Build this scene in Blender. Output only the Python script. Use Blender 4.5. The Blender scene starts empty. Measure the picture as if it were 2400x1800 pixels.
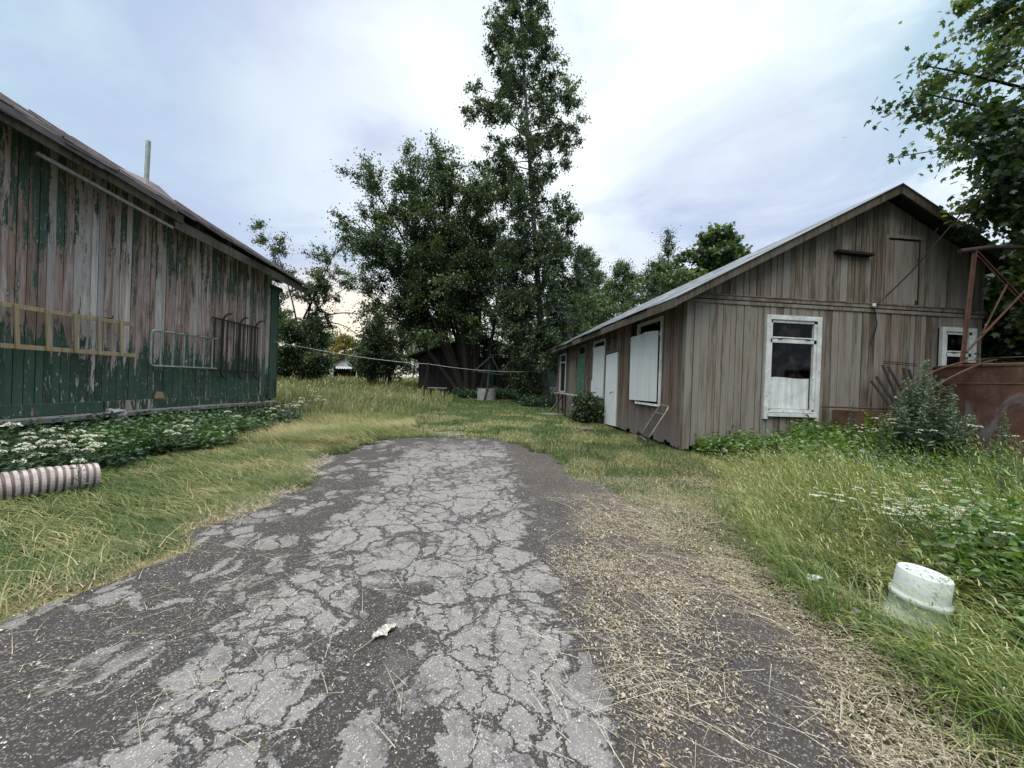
import bpy, math, random
import numpy as np
from mathutils import Vector, Matrix, Quaternion

# ------------------------------------------------------------------ camera, sky, sun, exposure
S = bpy.context.scene
COL = S.collection
R = math.radians
cam_d = bpy.data.cameras.new("camera")
cam = bpy.data.objects.new("camera", cam_d); COL.objects.link(cam)
cam_d.sensor_width = 36.0
cam_d.lens = 36.0 * 884.0 / 2400.0
cam_d.clip_start = 0.05
cam_d.clip_end = 3000.0
cam.matrix_world = (Matrix.Translation((0, 0, 1.15)) @ Matrix.Rotation(R(-5.3), 4, 'Z')
                    @ Matrix.Rotation(R(90 - 0.25), 4, 'X') @ Matrix.Rotation(R(2.05), 4, 'Z'))
S.camera = cam

SUN_EL, SUN_AZ = 52.0, 205.0          # degrees; azimuth clockwise from +Y
sun_d = bpy.data.lights.new("sun", 'SUN')
sun_d.energy = 1.5
sun_d.angle = R(40)
sun_d.color = (1.0, 0.93, 0.82)
sun = bpy.data.objects.new("sun", sun_d); COL.objects.link(sun)
sdir = Vector((math.sin(R(SUN_AZ)) * math.cos(R(SUN_EL)), math.cos(R(SUN_AZ)) * math.cos(R(SUN_EL)), math.sin(R(SUN_EL))))
sun.rotation_euler = (-sdir).to_track_quat('-Z', 'Y').to_euler()

S.view_settings.view_transform = 'Standard'
S.view_settings.look = 'None'
S.view_settings.exposure = 0.5
S.view_settings.gamma = 1.0
try:
    S.cycles.max_bounces = 6
    S.cycles.diffuse_bounces = 3
    S.cycles.transmission_bounces = 4
    S.cycles.glossy_bounces = 2
    S.cycles.use_denoising = True
except Exception:
    pass


class NT:
    """small node builder"""
    def __init__(s, tree):
        s.t = tree; s.n = tree.nodes; s.l = tree.links
    def new(s, typ, **kw):
        n = s.n.new(typ)
        for k, v in kw.items():
            setattr(n, k, v)
        return n
    def put(s, sock, v):
        if v is None: return
        if isinstance(v, bpy.types.NodeSocket): s.l.new(v, sock)
        else:
            try: sock.default_value = v
            except Exception: sock.default_value = tuple(v) + (1.0,)
    def math(s, op, a, b=None, c=None, clamp=False):
        n = s.new('ShaderNodeMath', operation=op, use_clamp=clamp)
        s.put(n.inputs[0], a); s.put(n.inputs[1], b); s.put(n.inputs[2], c)
        return n.outputs[0]
    def vmath(s, op, a, b=None, scale=None):
        n = s.new('ShaderNodeVectorMath', operation=op)
        s.put(n.inputs[0], a); s.put(n.inputs[1], b)
        if scale is not None: s.put(n.inputs['Scale'], scale)
        return n.outputs['Value'] if op in ('DOT_PRODUCT', 'LENGTH', 'DISTANCE') else n.outputs['Vector']
    def noise(s, vec, scale, detail=4.0, rough=0.55, dist=0.0, color=False):
        n = s.new('ShaderNodeTexNoise'); n.noise_dimensions = '3D'
        s.put(n.inputs['Vector'], vec); n.inputs['Scale'].default_value = scale
        n.inputs['Detail'].default_value = detail; n.inputs['Roughness'].default_value = rough
        n.inputs['Distortion'].default_value = dist
        return n.outputs['Color' if color else 'Fac']
    def voro(s, vec, scale, feature='F1', out='Distance', rand=1.0):
        n = s.new('ShaderNodeTexVoronoi', feature=feature)
        s.put(n.inputs['Vector'], vec); n.inputs['Scale'].default_value = scale
        n.inputs['Randomness'].default_value = rand
        return n.outputs[out]
    def ramp(s, fac, stops, interp='LINEAR'):
        n = s.new('ShaderNodeValToRGB'); n.color_ramp.interpolation = interp
        e = n.color_ramp.elements
        while len(e) < len(stops): e.new(0.5)
        for el, (p, c) in zip(e, stops):
            el.position = p
            el.color = (c, c, c, 1) if isinstance(c, (int, float)) else (*c, 1)
        s.put(n.inputs[0], fac)
        return n.outputs[0]
    def step(s, v, a, b):
        n = s.new('ShaderNodeMapRange', interpolation_type='SMOOTHSTEP', clamp=True)
        s.put(n.inputs['Value'], v)
        n.inputs['From Min'].default_value = a; n.inputs['From Max'].default_value = b
        n.inputs['To Min'].default_value = 0.0; n.inputs['To Max'].default_value = 1.0
        return n.outputs['Result']
    def istep(s, v, a, b):
        return s.math('SUBTRACT', 1.0, s.step(v, a, b))
    def mix(s, f, a, b, mode='MIX'):
        n = s.new('ShaderNodeMix', data_type='RGBA', blend_type=mode)
        s.put(n.inputs[0], f); s.put(n.inputs[6], a); s.put(n.inputs[7], b)
        return n.outputs[2]
    def mapping(s, vec, scale=(1, 1, 1), loc=(0, 0, 0), rot=(0, 0, 0)):
        n = s.new('ShaderNodeMapping')
        s.put(n.inputs[0], vec); n.inputs['Scale'].default_value = scale
        n.inputs['Location'].default_value = loc; n.inputs['Rotation'].default_value = rot
        return n.outputs[0]
    def sep(s, vec):
        n = s.new('ShaderNodeSeparateXYZ'); s.put(n.inputs[0], vec)
        return n.outputs
    def comb(s, x, y, z):
        n = s.new('ShaderNodeCombineXYZ')
        for i, v in enumerate((x, y, z)): s.put(n.inputs[i], v)
        return n.outputs[0]
    def pos(s):
        return s.new('ShaderNodeNewGeometry').outputs['Position']
    def attr(s, name='tint'):
        return s.new('ShaderNodeAttribute', attribute_name=name).outputs['Fac']
    def bump(s, h, strength=0.4, dist=0.02):
        n = s.new('ShaderNodeBump'); s.put(n.inputs['Height'], h)
        n.inputs['Strength'].default_value = strength; n.inputs['Distance'].default_value = dist
        return n.outputs[0]


# ---- world: Nishita sky behind a layer of procedural evening cloud
W = bpy.data.worlds.new("World"); S.world = W; W.use_nodes = True
w = NT(W.node_tree); w.n.clear()
SKY_GAIN = 1.0
sky = w.new('ShaderNodeTexSky', sky_type='NISHITA')
sky.sun_disc = False; sky.sun_elevation = R(SUN_EL); sky.sun_rotation = R(SUN_AZ)
sky.air_density = 1.0; sky.dust_density = 2.0
dirv = w.new('ShaderNodeTexCoord').outputs['Generated']
dx, dy, dz = w.sep(dirv)
zc = w.math('ADD', w.math('MAXIMUM', dz, 0.0), 0.22)
pl = w.comb(w.math('DIVIDE', dx, zc), w.math('DIVIDE', dy, zc), 0.0)
n1 = w.noise(w.mapping(pl, (1.0, 0.8, 1), (3.1, 1.7, 0)), 0.75, 5.0, 0.5, 0.5)
n2 = w.noise(w.mapping(pl, (0.7, 1.0, 1), (7.3, 4.2, 0), (0, 0, 0.6)), 1.7, 7.0, 0.56, 0.5)
def lobe(v, a, b):
    L = math.sqrt(sum(c * c for c in v))
    return w.step(w.vmath('DOT_PRODUCT', dirv, tuple(c / L for c in v)), a, b)
glare = lobe((0.14, 1.0, 0.56), 0.74, 0.955)             # thin bright cloud straight ahead
glare2 = lobe((0.75, 1.0, 0.55), 0.86, 0.985)
blue = w.mix(w.step(n2, 0.38, 0.62), (0.37, 0.51, 0.63, 1), (0.53, 0.67, 0.73, 1))
lav = w.mix(w.step(n1, 0.45, 0.60), blue, (0.40, 0.47, 0.64, 1))
bandR = w.math('MULTIPLY', lobe((0.62, 1.0, 0.20), 0.90, 0.985), 0.8)
lav = w.mix(bandR, lav, (0.40, 0.47, 0.62, 1))
white = w.math('MAXIMUM', w.math('MULTIPLY', glare, w.step(n2, 0.22, 0.55)), w.math('MULTIPLY', glare2, w.step(n2, 0.40, 0.64)))
c = w.mix(white, lav, (0.86, 0.92, 0.92, 1))
bandW = w.math('MULTIPLY', w.math('MAXIMUM', lobe((0.66, 1.0, 0.36), .925, .99), w.math('MULTIPLY', lobe((-0.50, 1.0, 0.54), .925, .99), .75)), w.math('MULTIPLY_ADD', w.step(n2, .30, .62), -.45, .95))
c = w.mix(bandW, c, (0.41, 0.48, 0.65, 1))
glow = lobe((-0.36, 1.0, 0.03), 0.965, 0.999)            # the sun going down behind the trees
c = w.mix(w.math('MULTIPLY', glow, 0.85), c, (1.05, 0.86, 0.60, 1))
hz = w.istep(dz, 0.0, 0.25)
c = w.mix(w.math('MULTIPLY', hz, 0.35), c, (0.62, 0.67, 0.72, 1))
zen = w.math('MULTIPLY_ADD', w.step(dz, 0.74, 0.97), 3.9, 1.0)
back = w.math('MULTIPLY', w.istep(dz, .15, .65), w.istep(dy, -.05, .42))     # added dimming of the unseen low sky behind the viewer, deepens eave shade
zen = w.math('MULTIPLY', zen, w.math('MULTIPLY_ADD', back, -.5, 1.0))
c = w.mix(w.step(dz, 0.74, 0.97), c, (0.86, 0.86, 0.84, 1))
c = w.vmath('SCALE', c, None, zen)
nish = w.vmath('SCALE', sky.outputs[0], None, 0.08)
c = w.mix(0.88, nish, c)
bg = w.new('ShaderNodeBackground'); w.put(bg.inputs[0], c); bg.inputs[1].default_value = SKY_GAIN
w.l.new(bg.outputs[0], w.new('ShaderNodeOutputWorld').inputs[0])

# ------------------------------------------------------------------ object helpers
rng = np.random.default_rng(7)
random.seed(7)

def tag(o, label=None, cat=None, group=None, kind=None):
    if label: o['label'] = label
    if cat: o['category'] = cat
    if group: o['group'] = group
    if kind: o['kind'] = kind
    return o

def empty(name, loc, label=None, cat=None, group=None, rz=0.0):
    o = bpy.data.objects.new(name, None); COL.objects.link(o)
    o.empty_display_size = 0.2
    o.location = loc; o.rotation_euler = (0, 0, rz)
    return tag(o, label, cat, group)

class MB:
    """collects pieces of geometry for ONE mesh object"""
    def __init__(s): s.v = []; s.f = []; s.t = []; s.k = 0
    def add(s, verts, faces, tint=0.5):
        verts = np.asarray(verts, float).reshape(-1, 3)
        s.v.append(verts); s.f += [tuple(i + s.k for i in f) for f in faces]
        t = np.full(len(verts), tint) if np.isscalar(tint) else np.asarray(tint)
        s.t.append(t); s.k += len(verts)
        return s
    def hexa(s, p, tint=0.5):          # 8 points: bottom 4 ccw, top 4 ccw
        return s.add(p, [(3, 2, 1, 0), (4, 5, 6, 7), (0, 1, 5, 4), (1, 2, 6, 5), (2, 3, 7, 6), (3, 0, 4, 7)], tint)
    def box(s, a, b, tint=0.5):
        (x0, y0, z0), (x1, y1, z1) = a, b
        return s.hexa([(x0, y0, z0), (x1, y0, z0), (x1, y1, z0), (x0, y1, z0), (x0, y0, z1), (x1, y0, z1), (x1, y1, z1), (x0, y1, z1)], tint)
    def bar(s, p, q, wdt, hgt, up=(0, 0, 1), tint=0.5):   # rectangular bar from p to q
        p = np.array(p, float); q = np.array(q, float); d = q - p; d /= np.linalg.norm(d)
        up = np.array(up, float); sd = np.cross(d, up); sd /= np.linalg.norm(sd); u = np.cross(sd, d)
        a, b = sd * wdt / 2, u * hgt / 2
        return s.hexa([p - a - b, p + a - b, q + a - b, q - a - b, p - a + b, p + a + b, q + a + b, q - a + b], tint)
    def tube(s, pts, r, n=8, cap=True, tint=0.5):
        pts = np.asarray(pts, float); m = len(pts)
        r = np.full(m, r) if np.isscalar(r) else np.asarray(r, float)
        tan = np.gradient(pts, axis=0); tan /= np.linalg.norm(tan, axis=1)[:, None] + 1e-12
        ref = np.array((0.0, 0.0, 1.0)) if abs(tan[0][2]) < 0.9 else np.array((1.0, 0, 0))
        V = []; a = np.linspace(0, 2 * np.pi, n, endpoint=False)
        for i in range(m):
            sd = np.cross(tan[i], ref); sd /= np.linalg.norm(sd) + 1e-12
            up = np.cross(sd, tan[i]); ref = up
            V.append(pts[i] + r[i] * (np.cos(a)[:, None] * sd + np.sin(a)[:, None] * up))
        F = []
        for i in range(m - 1):
            for j in range(n):
                k = (j + 1) % n
                F.append((i * n + j, i * n + k, (i + 1) * n + k, (i + 1) * n + j))
        if cap: F.append(tuple(range(n - 1, -1, -1))); F.append(tuple((m - 1) * n + j for j in range(n)))
        return s.add(np.concatenate(V), F, tint)
    def lathe(s, prof, n=32, center=(0, 0, 0), tint=0.5, caps=True):
        a = np.linspace(0, 2 * np.pi, n, endpoint=False); V = []
        for rr, z in prof:
            V.append(np.stack([center[0] + rr * np.cos(a), center[1] + rr * np.sin(a), np.full(n, center[2] + z)], 1))
        F = []
        for i in range(len(prof) - 1):
            for j in range(n):
                k = (j + 1) % n; F.append((i * n + j, i * n + k, (i + 1) * n + k, (i + 1) * n + j))
        if caps: F.append(tuple(range(n - 1, -1, -1))); F.append(tuple((len(prof) - 1) * n + j for j in range(n)))
        return s.add(np.concatenate(V), F, tint)
    def build(s, name, m, parent=None, origin=None, smooth=False, bevel=0.0):
        V = np.concatenate(s.v)
        if parent is not None and origin is None: origin = parent_world(parent)
        if origin is not None: V = V - np.asarray(origin)
        me = bpy.data.meshes.new(name); me.from_pydata(V.tolist(), [], s.f)
        at = me.attributes.new('tint', 'FLOAT', 'POINT'); at.data.foreach_set('value', np.concatenate(s.t).astype(np.float32))
        me.update()
        o = bpy.data.objects.new(name, me); COL.objects.link(o); me.materials.append(m)
        if parent is not None: o.parent = parent
        elif origin is not None: o.location = tuple(origin)
        if smooth:
            me.polygons.foreach_set('use_smooth', [True] * len(me.polygons))
        if bevel:
            b = o.modifiers.new('bevel', 'BEVEL'); b.width = bevel; b.segments = 2; b.limit_method = 'ANGLE'
        return o

def parent_world(p):
    l = np.array(p.location)
    while p.parent is not None:
        p = p.parent; l = l + np.array(p.location)
    return l

def big_mesh(name, V, quads=None, tris=None, tint=None, m=None, parent=None, smooth=False):
    """fast mesh from numpy arrays"""
    V = np.asarray(V, np.float32)
    if parent is not None: V = V - parent_world(parent).astype(np.float32)
    me = bpy.data.meshes.new(name)
    nq = 0 if quads is None else len(quads); nt = 0 if tris is None else len(tris)
    me.vertices.add(len(V)); me.vertices.foreach_set('co', V.ravel())
    loops = []
    if nq: loops.append(np.asarray(quads, np.int32).ravel())
    if nt: loops.append(np.asarray(tris, np.int32).ravel())
    loops = np.concatenate(loops)
    me.loops.add(len(loops)); me.loops.foreach_set('vertex_index', loops)
    st = np.concatenate([np.arange(nq) * 4, nq * 4 + np.arange(nt) * 3]).astype(np.int32)
    me.polygons.add(nq + nt); me.polygons.foreach_set('loop_start', st)
    if tint is not None:
        at = me.attributes.new('tint', 'FLOAT', 'POINT'); at.data.foreach_set('value', np.asarray(tint, np.float32))
    me.update(calc_edges=True); me.validate()
    o = bpy.data.objects.new(name, me); COL.objects.link(o)
    if m: me.materials.append(m)
    if parent is not None: o.parent = parent
    if smooth: me.polygons.foreach_set('use_smooth', np.ones(nq + nt, bool))
    return o

def dup(o, loc, rz=0.0, scale=1.0, label=None):
    r = o.copy(); COL.objects.link(r); r.location = loc; r.rotation_euler = (0, 0, rz)
    r.scale = (scale,) * 3 if np.isscalar(scale) else scale
    if label: r['label'] = label
    for ch in list(o.children):
        c_ = ch.copy(); COL.objects.link(c_); c_.parent = r
        for g in list(ch.children):
            d_ = g.copy(); COL.objects.link(d_); d_.parent = c_
    return r

# ------------------------------------------------------------------ materials
def newmat(name):
    m = bpy.data.materials.new(name); m.use_nodes = True
    n = NT(m.node_tree); n.n.clear()
    return m, n

def finish(n, col, rough=0.8, bump=None, metal=0.0, spec=0.3):
    b = n.new('ShaderNodeBsdfPrincipled')
    n.put(b.inputs['Base Color'], col); n.put(b.inputs['Roughness'], rough)
    n.put(b.inputs['Metallic'], metal); b.inputs['Specular IOR Level'].default_value = spec
    if bump is not None: n.l.new(bump, b.inputs['Normal'])
    n.l.new(b.outputs[0], n.new('ShaderNodeOutputMaterial').inputs[0])

def leafmat(name, stops, transl=0.35, gloss=0.06, rough=0.45):
    m, n = newmat(name)
    col = n.ramp(n.attr(), stops)
    d = n.new('ShaderNodeBsdfDiffuse'); n.put(d.inputs[0], col)
    t = n.new('ShaderNodeBsdfTranslucent'); n.put(t.inputs[0], n.mix(1.0, col, (1.25, 1.2, 0.6, 1), 'MULTIPLY'))
    mx = n.new('ShaderNodeMixShader'); mx.inputs[0].default_value = transl
    n.l.new(d.outputs[0], mx.inputs[1]); n.l.new(t.outputs[0], mx.inputs[2])
    g = n.new('ShaderNodeBsdfGlossy'); g.inputs['Roughness'].default_value = rough
    g.inputs[0].default_value = (0.9, 0.95, 1, 1)
    m2 = n.new('ShaderNodeMixShader'); m2.inputs[0].default_value = gloss
    n.l.new(mx.outputs[0], m2.inputs[1]); n.l.new(g.outputs[0], m2.inputs[2])
    n.l.new(m2.outputs[0], n.new('ShaderNodeOutputMaterial').inputs[0])
    return m

def woodmat(name, dark, mid, light, grey, greyness=0.5, rough=0.85, low_grey=False):
    """weathered boards: tint per board, long vertical grain, grey weathering patches"""
    m, n = newmat(name)
    p = n.pos(); t = n.attr()
    off = n.comb(n.math('MULTIPLY', t, 37.0), n.math('MULTIPLY', t, 91.0), 0.0)
    pp = n.vmath('ADD', p, off)
    g1 = n.noise(n.mapping(pp, (26, 26, 1.1)), 1.0, 6.0, 0.65, 0.6)
    g2 = n.noise(n.mapping(pp, (90, 90, 4.0)), 1.0, 3.0, 0.6)
    base = n.ramp(g1, [(0.28, dark), (0.50, mid), (0.75, light)])
    per = n.math('MULTIPLY_ADD', t, 0.75, 0.62)
    base = n.vmath('SCALE', base, None, per)
    wn = n.noise(n.mapping(pp, (4, 4, 0.9)), 1.0, 5.0, 0.6, 0.8)
    wmask = n.step(n.math('ADD', n.math('ADD', wn, n.math('MULTIPLY', n.math('SUBTRACT', g1, .5), .35)), n.math('MULTIPLY', n.math('SUBTRACT', t, 0.5), 0.22)), 0.50 - 0.3 * greyness, 0.92 - 0.3 * greyness)
    if low_grey:
        z = n.sep(p)[2]
        wmask = n.math('MAXIMUM', wmask, n.math('MULTIPLY', n.istep(n.math('ADD', z, n.math('MULTIPLY', wn, 0.9)), 0.5, 1.5), 0.85))
    gg = n.mix(n.math('MULTIPLY', g2, 0.6), grey, tuple(c_ * 0.45 for c_ in grey[:3]) + (1,))
    col = n.mix(wmask, base, gg)
    knots = n.istep(n.voro(n.mapping(pp, (9, 9, 2.6)), 1.0), 0.03, 0.10)
    col = n.mix(n.math('MULTIPLY', knots, 0.6), col, (0.03, 0.02, 0.015, 1))
    bmp = n.bump(n.math('ADD', g1, n.math('MULTIPLY', g2, 0.5)), 0.5, 0.006)
    finish(n, col, rough, bmp, spec=0.15)
    return m

def plainmat(name, col, rough=0.6, metal=0.0, var=0.25, scale=6.0, dirt=None, spec=0.3, bumps=0.15):
    m, n = newmat(name)
    p = n.pos()
    a = n.noise(p, scale, 5.0, 0.6, 0.3)
    c_ = n.mix(n.step(a, 0.3, 0.75), tuple(x * (1 - var) for x in col) + (1,), tuple(x * (1 + var * 0.5) for x in col) + (1,))
    if dirt:
        d = n.noise(p, scale * 2.7, 6.0, 0.7, 0.6)
        c_ = n.mix(n.math('MULTIPLY', n.step(d, 0.52, 0.70), dirt[1]), c_, tuple(dirt[0]) + (1,))
    finish(n, c_, rough, n.bump(a, bumps, 0.01), metal, spec)
    return m

def rustmat(name, grey_patch=0.0):
    m, n = newmat(name)
    p = n.pos()
    a = n.noise(p, 3.0, 8.0, 0.65, 0.5); b = n.noise(p, 22.0, 5.0, 0.7)
    col = n.ramp(n.math('ADD', n.math('MULTIPLY', a, 0.7), n.math('MULTIPLY', b, 0.3)),
                 [(0.30, (0.040, 0.021, 0.016)), (0.48, (0.090, 0.045, 0.032)), (0.62, (0.140, 0.075, 0.052)), (0.8, (0.20, 0.135, 0.10))])
    if grey_patch:
        s_ = n.noise(n.mapping(p, (2.2, 2.2, 1.0)), 1.0, 5.0, 0.6, 1.2)
        col = n.mix(n.math('MULTIPLY', n.step(s_, 0.56, 0.66), grey_patch), col, (0.17, 0.16, 0.17, 1))
        st = n.noise(n.mapping(p, (9, 9, 0.5)), 1.0, 4.0, 0.6)
        col = n.mix(n.math('MULTIPLY', n.step(st, 0.5, 0.72), 0.55), col, (0.06, 0.028, 0.020, 1))
    finish(n, col, 0.75, n.bump(b, 0.35, 0.01), 0.15, 0.35)
    return m

# barn boards: green paint flaking off grey-pink timber
def barnmat(name, amount=0.0, clean=0.0):
    m, n = newmat(name)
    p = n.pos(); t = n.attr()
    off = n.comb(n.math('MULTIPLY', t, 53.0), n.math('MULTIPLY', t, 31.0), n.math('MULTIPLY', t, 7.0))
    pp = n.vmath('ADD', p, off)
    g1 = n.noise(n.mapping(pp, (22, 22, 1.2)), 1.0, 6.0, 0.65, 0.5)
    bare = n.ramp(g1, [(0.25, (0.10, 0.065, 0.055)), (0.42, (0.27, 0.185, 0.155)), (0.55, (0.40, 0.315, 0.285)), (0.72, (0.58, 0.53, 0.52))])
    warm = n.noise(n.mapping(p, (1.1, 1.1, 0.5)), 1.0, 3.0, 0.5)
    bare = n.mix(n.math('MULTIPLY', n.step(warm, 0.45, 0.7), 0.5), bare, (0.27, 0.145, 0.10, 1))
    bare = n.mix(n.math('MULTIPLY', n.step(t, .68, .85), .55), bare, (.26, .150, .110, 1)); bare = n.mix(n.math('MULTIPLY', n.istep(t, .15, .30), .55), bare, (.44, .41, .40, 1))
    strk = n.noise(n.mapping(pp, (40, 40, 2.2)), 1.0, 5.0, .7); bare = n.mix(n.math('MULTIPLY', n.step(strk, .56, .68), .7), bare, (.085, .066, .058, 1)); bare = n.mix(n.math('MULTIPLY', n.istep(strk, .30, .40), .7), bare, (.60, .57, .56, 1))
    bare = n.vmath('SCALE', bare, None, n.math('MULTIPLY_ADD', n.math('FRACT', n.math('MULTIPLY', t, 7.7)), 0.50, 1.0))
    gn = n.noise(n.mapping(pp, (7, 7, 1.6)), 1.0, 3.0, 0.6)
    green = n.mix(gn, (0.034, 0.066, 0.046, 1), (0.084, 0.130, 0.094, 1))
    green = n.vmath('SCALE', green, None, n.math('MULTIPLY_ADD', t, 0.5, 0.75))
    z = n.sep(p)[2]
    low = n.istep(z, 1.0, 1.95); top = n.step(z, 2.35, 3.1)
    k1 = n.noise(n.mapping(pp, (9, 9, 1.0)), 1.0, 8.0, 0.72, 0.4)
    k2 = n.noise(n.mapping(pp, (30, 30, 8.0)), 1.0, 5.0, 0.7, 0.6)
    keep = n.math('ADD', n.math('ADD', n.math('MULTIPLY', low, 0.185), n.math('MULTIPLY', top, 0.085)),
                  n.math('ADD', n.math('MULTIPLY', k1, 0.80), n.math('MULTIPLY', k2, 0.36)))
    keep = n.math('ADD', keep, n.math('MULTIPLY', n.math('SUBTRACT', t, 0.5), 0.11))
    mask = n.step(keep, 0.655 - amount, 0.685 - amount)
    col = n.mix(mask, bare, green)
    chip = n.math('MULTIPLY', n.step(k2, 0.60, 0.64), n.step(k1, 0.46, 0.56))
    col = n.mix(n.math('MULTIPLY', chip, 0.8 - clean), col, (0.60, 0.60, 0.57, 1))
    soot = n.noise(n.mapping(pp, (3, 3, 1.5)), 1.0, 4.0, 0.6)
    col = n.mix(n.math('MULTIPLY', n.step(soot, 0.55, 0.75), 0.55), col, (0.035, 0.035, 0.032, 1))
    finish(n, col, 0.75, n.bump(n.math('ADD', g1, n.math('MULTIPLY', mask, 0.6)), 0.5, 0.006), 0.0, 0.25)
    return m

M = {}
M['barn'] = barnmat('peeling_green_boards')
M['barn_trim'] = barnmat('green_trim', 0.22, 0.5)
M['barn_grey'] = barnmat('faded_green_trim', 0.0, -0.1)
M['brown'] = woodmat('brown_boards', (0.050, 0.039, 0.030), (0.155, 0.122, 0.093), (0.28, 0.230, 0.180), (0.27, 0.255, 0.23, 1), 0.70)
M['brown_side'] = woodmat('brown_side_boards', (0.040, 0.025, 0.017), (0.145, 0.095, 0.066), (0.25, 0.175, 0.125), (0.22, 0.20, 0.185, 1), 0.42, low_grey=True)
M['fascia'] = woodmat('fascia_boards', (0.045, 0.036, 0.028), (0.105, 0.087, 0.068), (0.17, 0.145, 0.115), (0.15, 0.14, 0.125, 1), 0.5)
M['greywood'] = woodmat('grey_boards', (0.10, 0.095, 0.085), (0.20, 0.19, 0.17), (0.30, 0.29, 0.26), (0.30, 0.30, 0.28, 1), 0.6)
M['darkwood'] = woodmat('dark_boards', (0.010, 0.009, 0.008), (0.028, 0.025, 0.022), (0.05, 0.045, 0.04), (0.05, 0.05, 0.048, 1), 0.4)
M['ladderwood'] = woodmat('ladder_wood', (0.22, 0.16, 0.085), (0.40, 0.30, 0.17), (0.50, 0.40, 0.24), (0.36, 0.32, 0.25, 1), 0.25)
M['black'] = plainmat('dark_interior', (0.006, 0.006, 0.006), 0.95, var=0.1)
M['white'] = plainmat('flaking_white_paint', (0.62, 0.65, 0.65), 0.6, scale=4, dirt=((0.22, 0.20, 0.18), 0.55))
M['whiteboard'] = plainmat('white_panel', (0.66, 0.69, 0.70), 0.5, var=0.10, scale=2.2, dirt=((0.42, 0.42, 0.42), 0.45))
def panelmat(name, base, stain):
    m, n = newmat(name); p = n.pos()
    st = n.noise(n.mapping(p, (7, 7, .7)), 1.0, 6, .65, .5); bl = n.noise(p, 2.4, 5, .6); sp_ = n.noise(p, 34, 4, .7)
    c_ = n.mix(n.math('MULTIPLY', n.step(st, .45, .72), .55), base + (1,), stain + (1,))
    c_ = n.mix(n.math('MULTIPLY', n.step(bl, .5, .75), .35), c_, tuple(x * .72 for x in base) + (1,))
    c_ = n.mix(n.math('MULTIPLY', n.step(sp_, .64, .72), .6), c_, (.24, .20, .16, 1))
    nail = n.istep(n.voro(n.mapping(p, (5, 5, 3.2)), 1.0), .03, .05); c_ = n.mix(n.math('MULTIPLY', nail, .8), c_, (.12, .06, .035, 1))
    finish(n, c_, .55, n.bump(n.math('ADD', bl, st), .25, .01), 0, .3); return m
M['whiteboard'] = panelmat('weathered_white_panel', (.66, .69, .70), (.47, .48, .47))
M['whitedoor'] = plainmat('white_door_paint', (0.72, 0.76, 0.77), 0.45, var=0.06, scale=3, dirt=((0.35, 0.36, 0.36), 0.25))
M['greenpanel'] = plainmat('green_panel', (0.065, 0.155, 0.10), 0.6, var=0.3, scale=3, dirt=((0.40, 0.42, 0.40), 0.5))
M['roofgrey'] = plainmat('grey_roof_sheet', (0.18, 0.20, 0.225), 0.5, 0.2, var=0.35, scale=1.6, dirt=((0.10, 0.095, 0.09), 0.6))
M['roofbrown'] = plainmat('brown_roof_sheet', (0.135, 0.115, 0.115), 0.55, 0.2, var=0.35, scale=1.5, dirt=((0.05, 0.04, 0.038), 0.6))
M['tar'] = plainmat('roof_felt', (0.03, 0.03, 0.028), 0.9)
M['stone'] = plainmat('crumbling_foundation', (0.30, 0.27, 0.21), 0.9, var=0.4, scale=5, dirt=((0.12, 0.11, 0.09), 0.7), bumps=0.6)
M['slab'] = plainmat('mossy_concrete', (0.17, 0.165, 0.14), 0.95, var=.45, scale=6, dirt=((.07, .08, .04), .7), bumps=.6)
M['concrete'] = plainmat('grey_concrete', (0.30, 0.30, 0.28), 0.9, var=0.3, scale=7, dirt=((0.13, 0.13, 0.12), 0.6), bumps=0.5)
M['steel_grey'] = plainmat('grey_painted_steel', (0.40, 0.45, 0.42), 0.5, 0.3, scale=9, dirt=((0.12, 0.10, 0.08), 0.5))
M['steel_dark'] = plainmat('dark_iron', (0.055, 0.050, 0.047), 0.6, 0.4, scale=12, dirt=((0.10, 0.055, 0.035), 0.5))
M['steel_bed'] = plainmat('worn_bed_steel', (0.33, 0.30, 0.27), 0.45, 0.4, scale=10, dirt=((0.10, 0.08, 0.06), 0.6))
M['rust'] = rustmat('rusty_steel'); M['rusttank'] = rustmat('rusty_tank_steel', 0.75)
M['rubber'] = plainmat('black_cable', (0.012, 0.012, 0.012), 0.5)
M['porcelain'] = plainmat('porcelain', (0.7, 0.7, 0.68), 0.3)
M['pinkpipe'] = plainmat('dusty_pink_plastic', (0.42, 0.34, 0.33), 0.6, var=0.25, scale=9, dirt=((0.30, 0.29, 0.25), 0.7))
M['bucket'] = plainmat('white_plastic', (0.56, 0.62, 0.61), 0.35, var=0.05, scale=8, dirt=((0.45, 0.42, 0.36), 0.30), spec=0.5)
M['cloth'] = plainmat('grey_cloth', (0.45, 0.44, 0.42), 0.9, var=0.4, scale=14)
M['curtain'] = plainmat('white_curtain', (0.74, 0.77, 0.78), 0.9, var=0.15, scale=9)
M['rope'] = plainmat('pale_rope', (.45, .46, .44), .8)
M['teal'] = plainmat('dull_teal_paint', (0.060, 0.125, 0.105), 0.7, var=0.3, scale=2, dirt=((0.03, 0.05, 0.045), 0.6))
M['red'] = plainmat('red_cloth', (0.16, 0.025, 0.025), 0.9)
M['paper'] = plainmat('white_paper', (0.75, 0.78, 0.82), 0.8, var=0.15, scale=30)
M['cardboard'] = plainmat('fresh_wood', (0.50, 0.33, 0.20), 0.85, var=0.2, scale=20)
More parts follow.
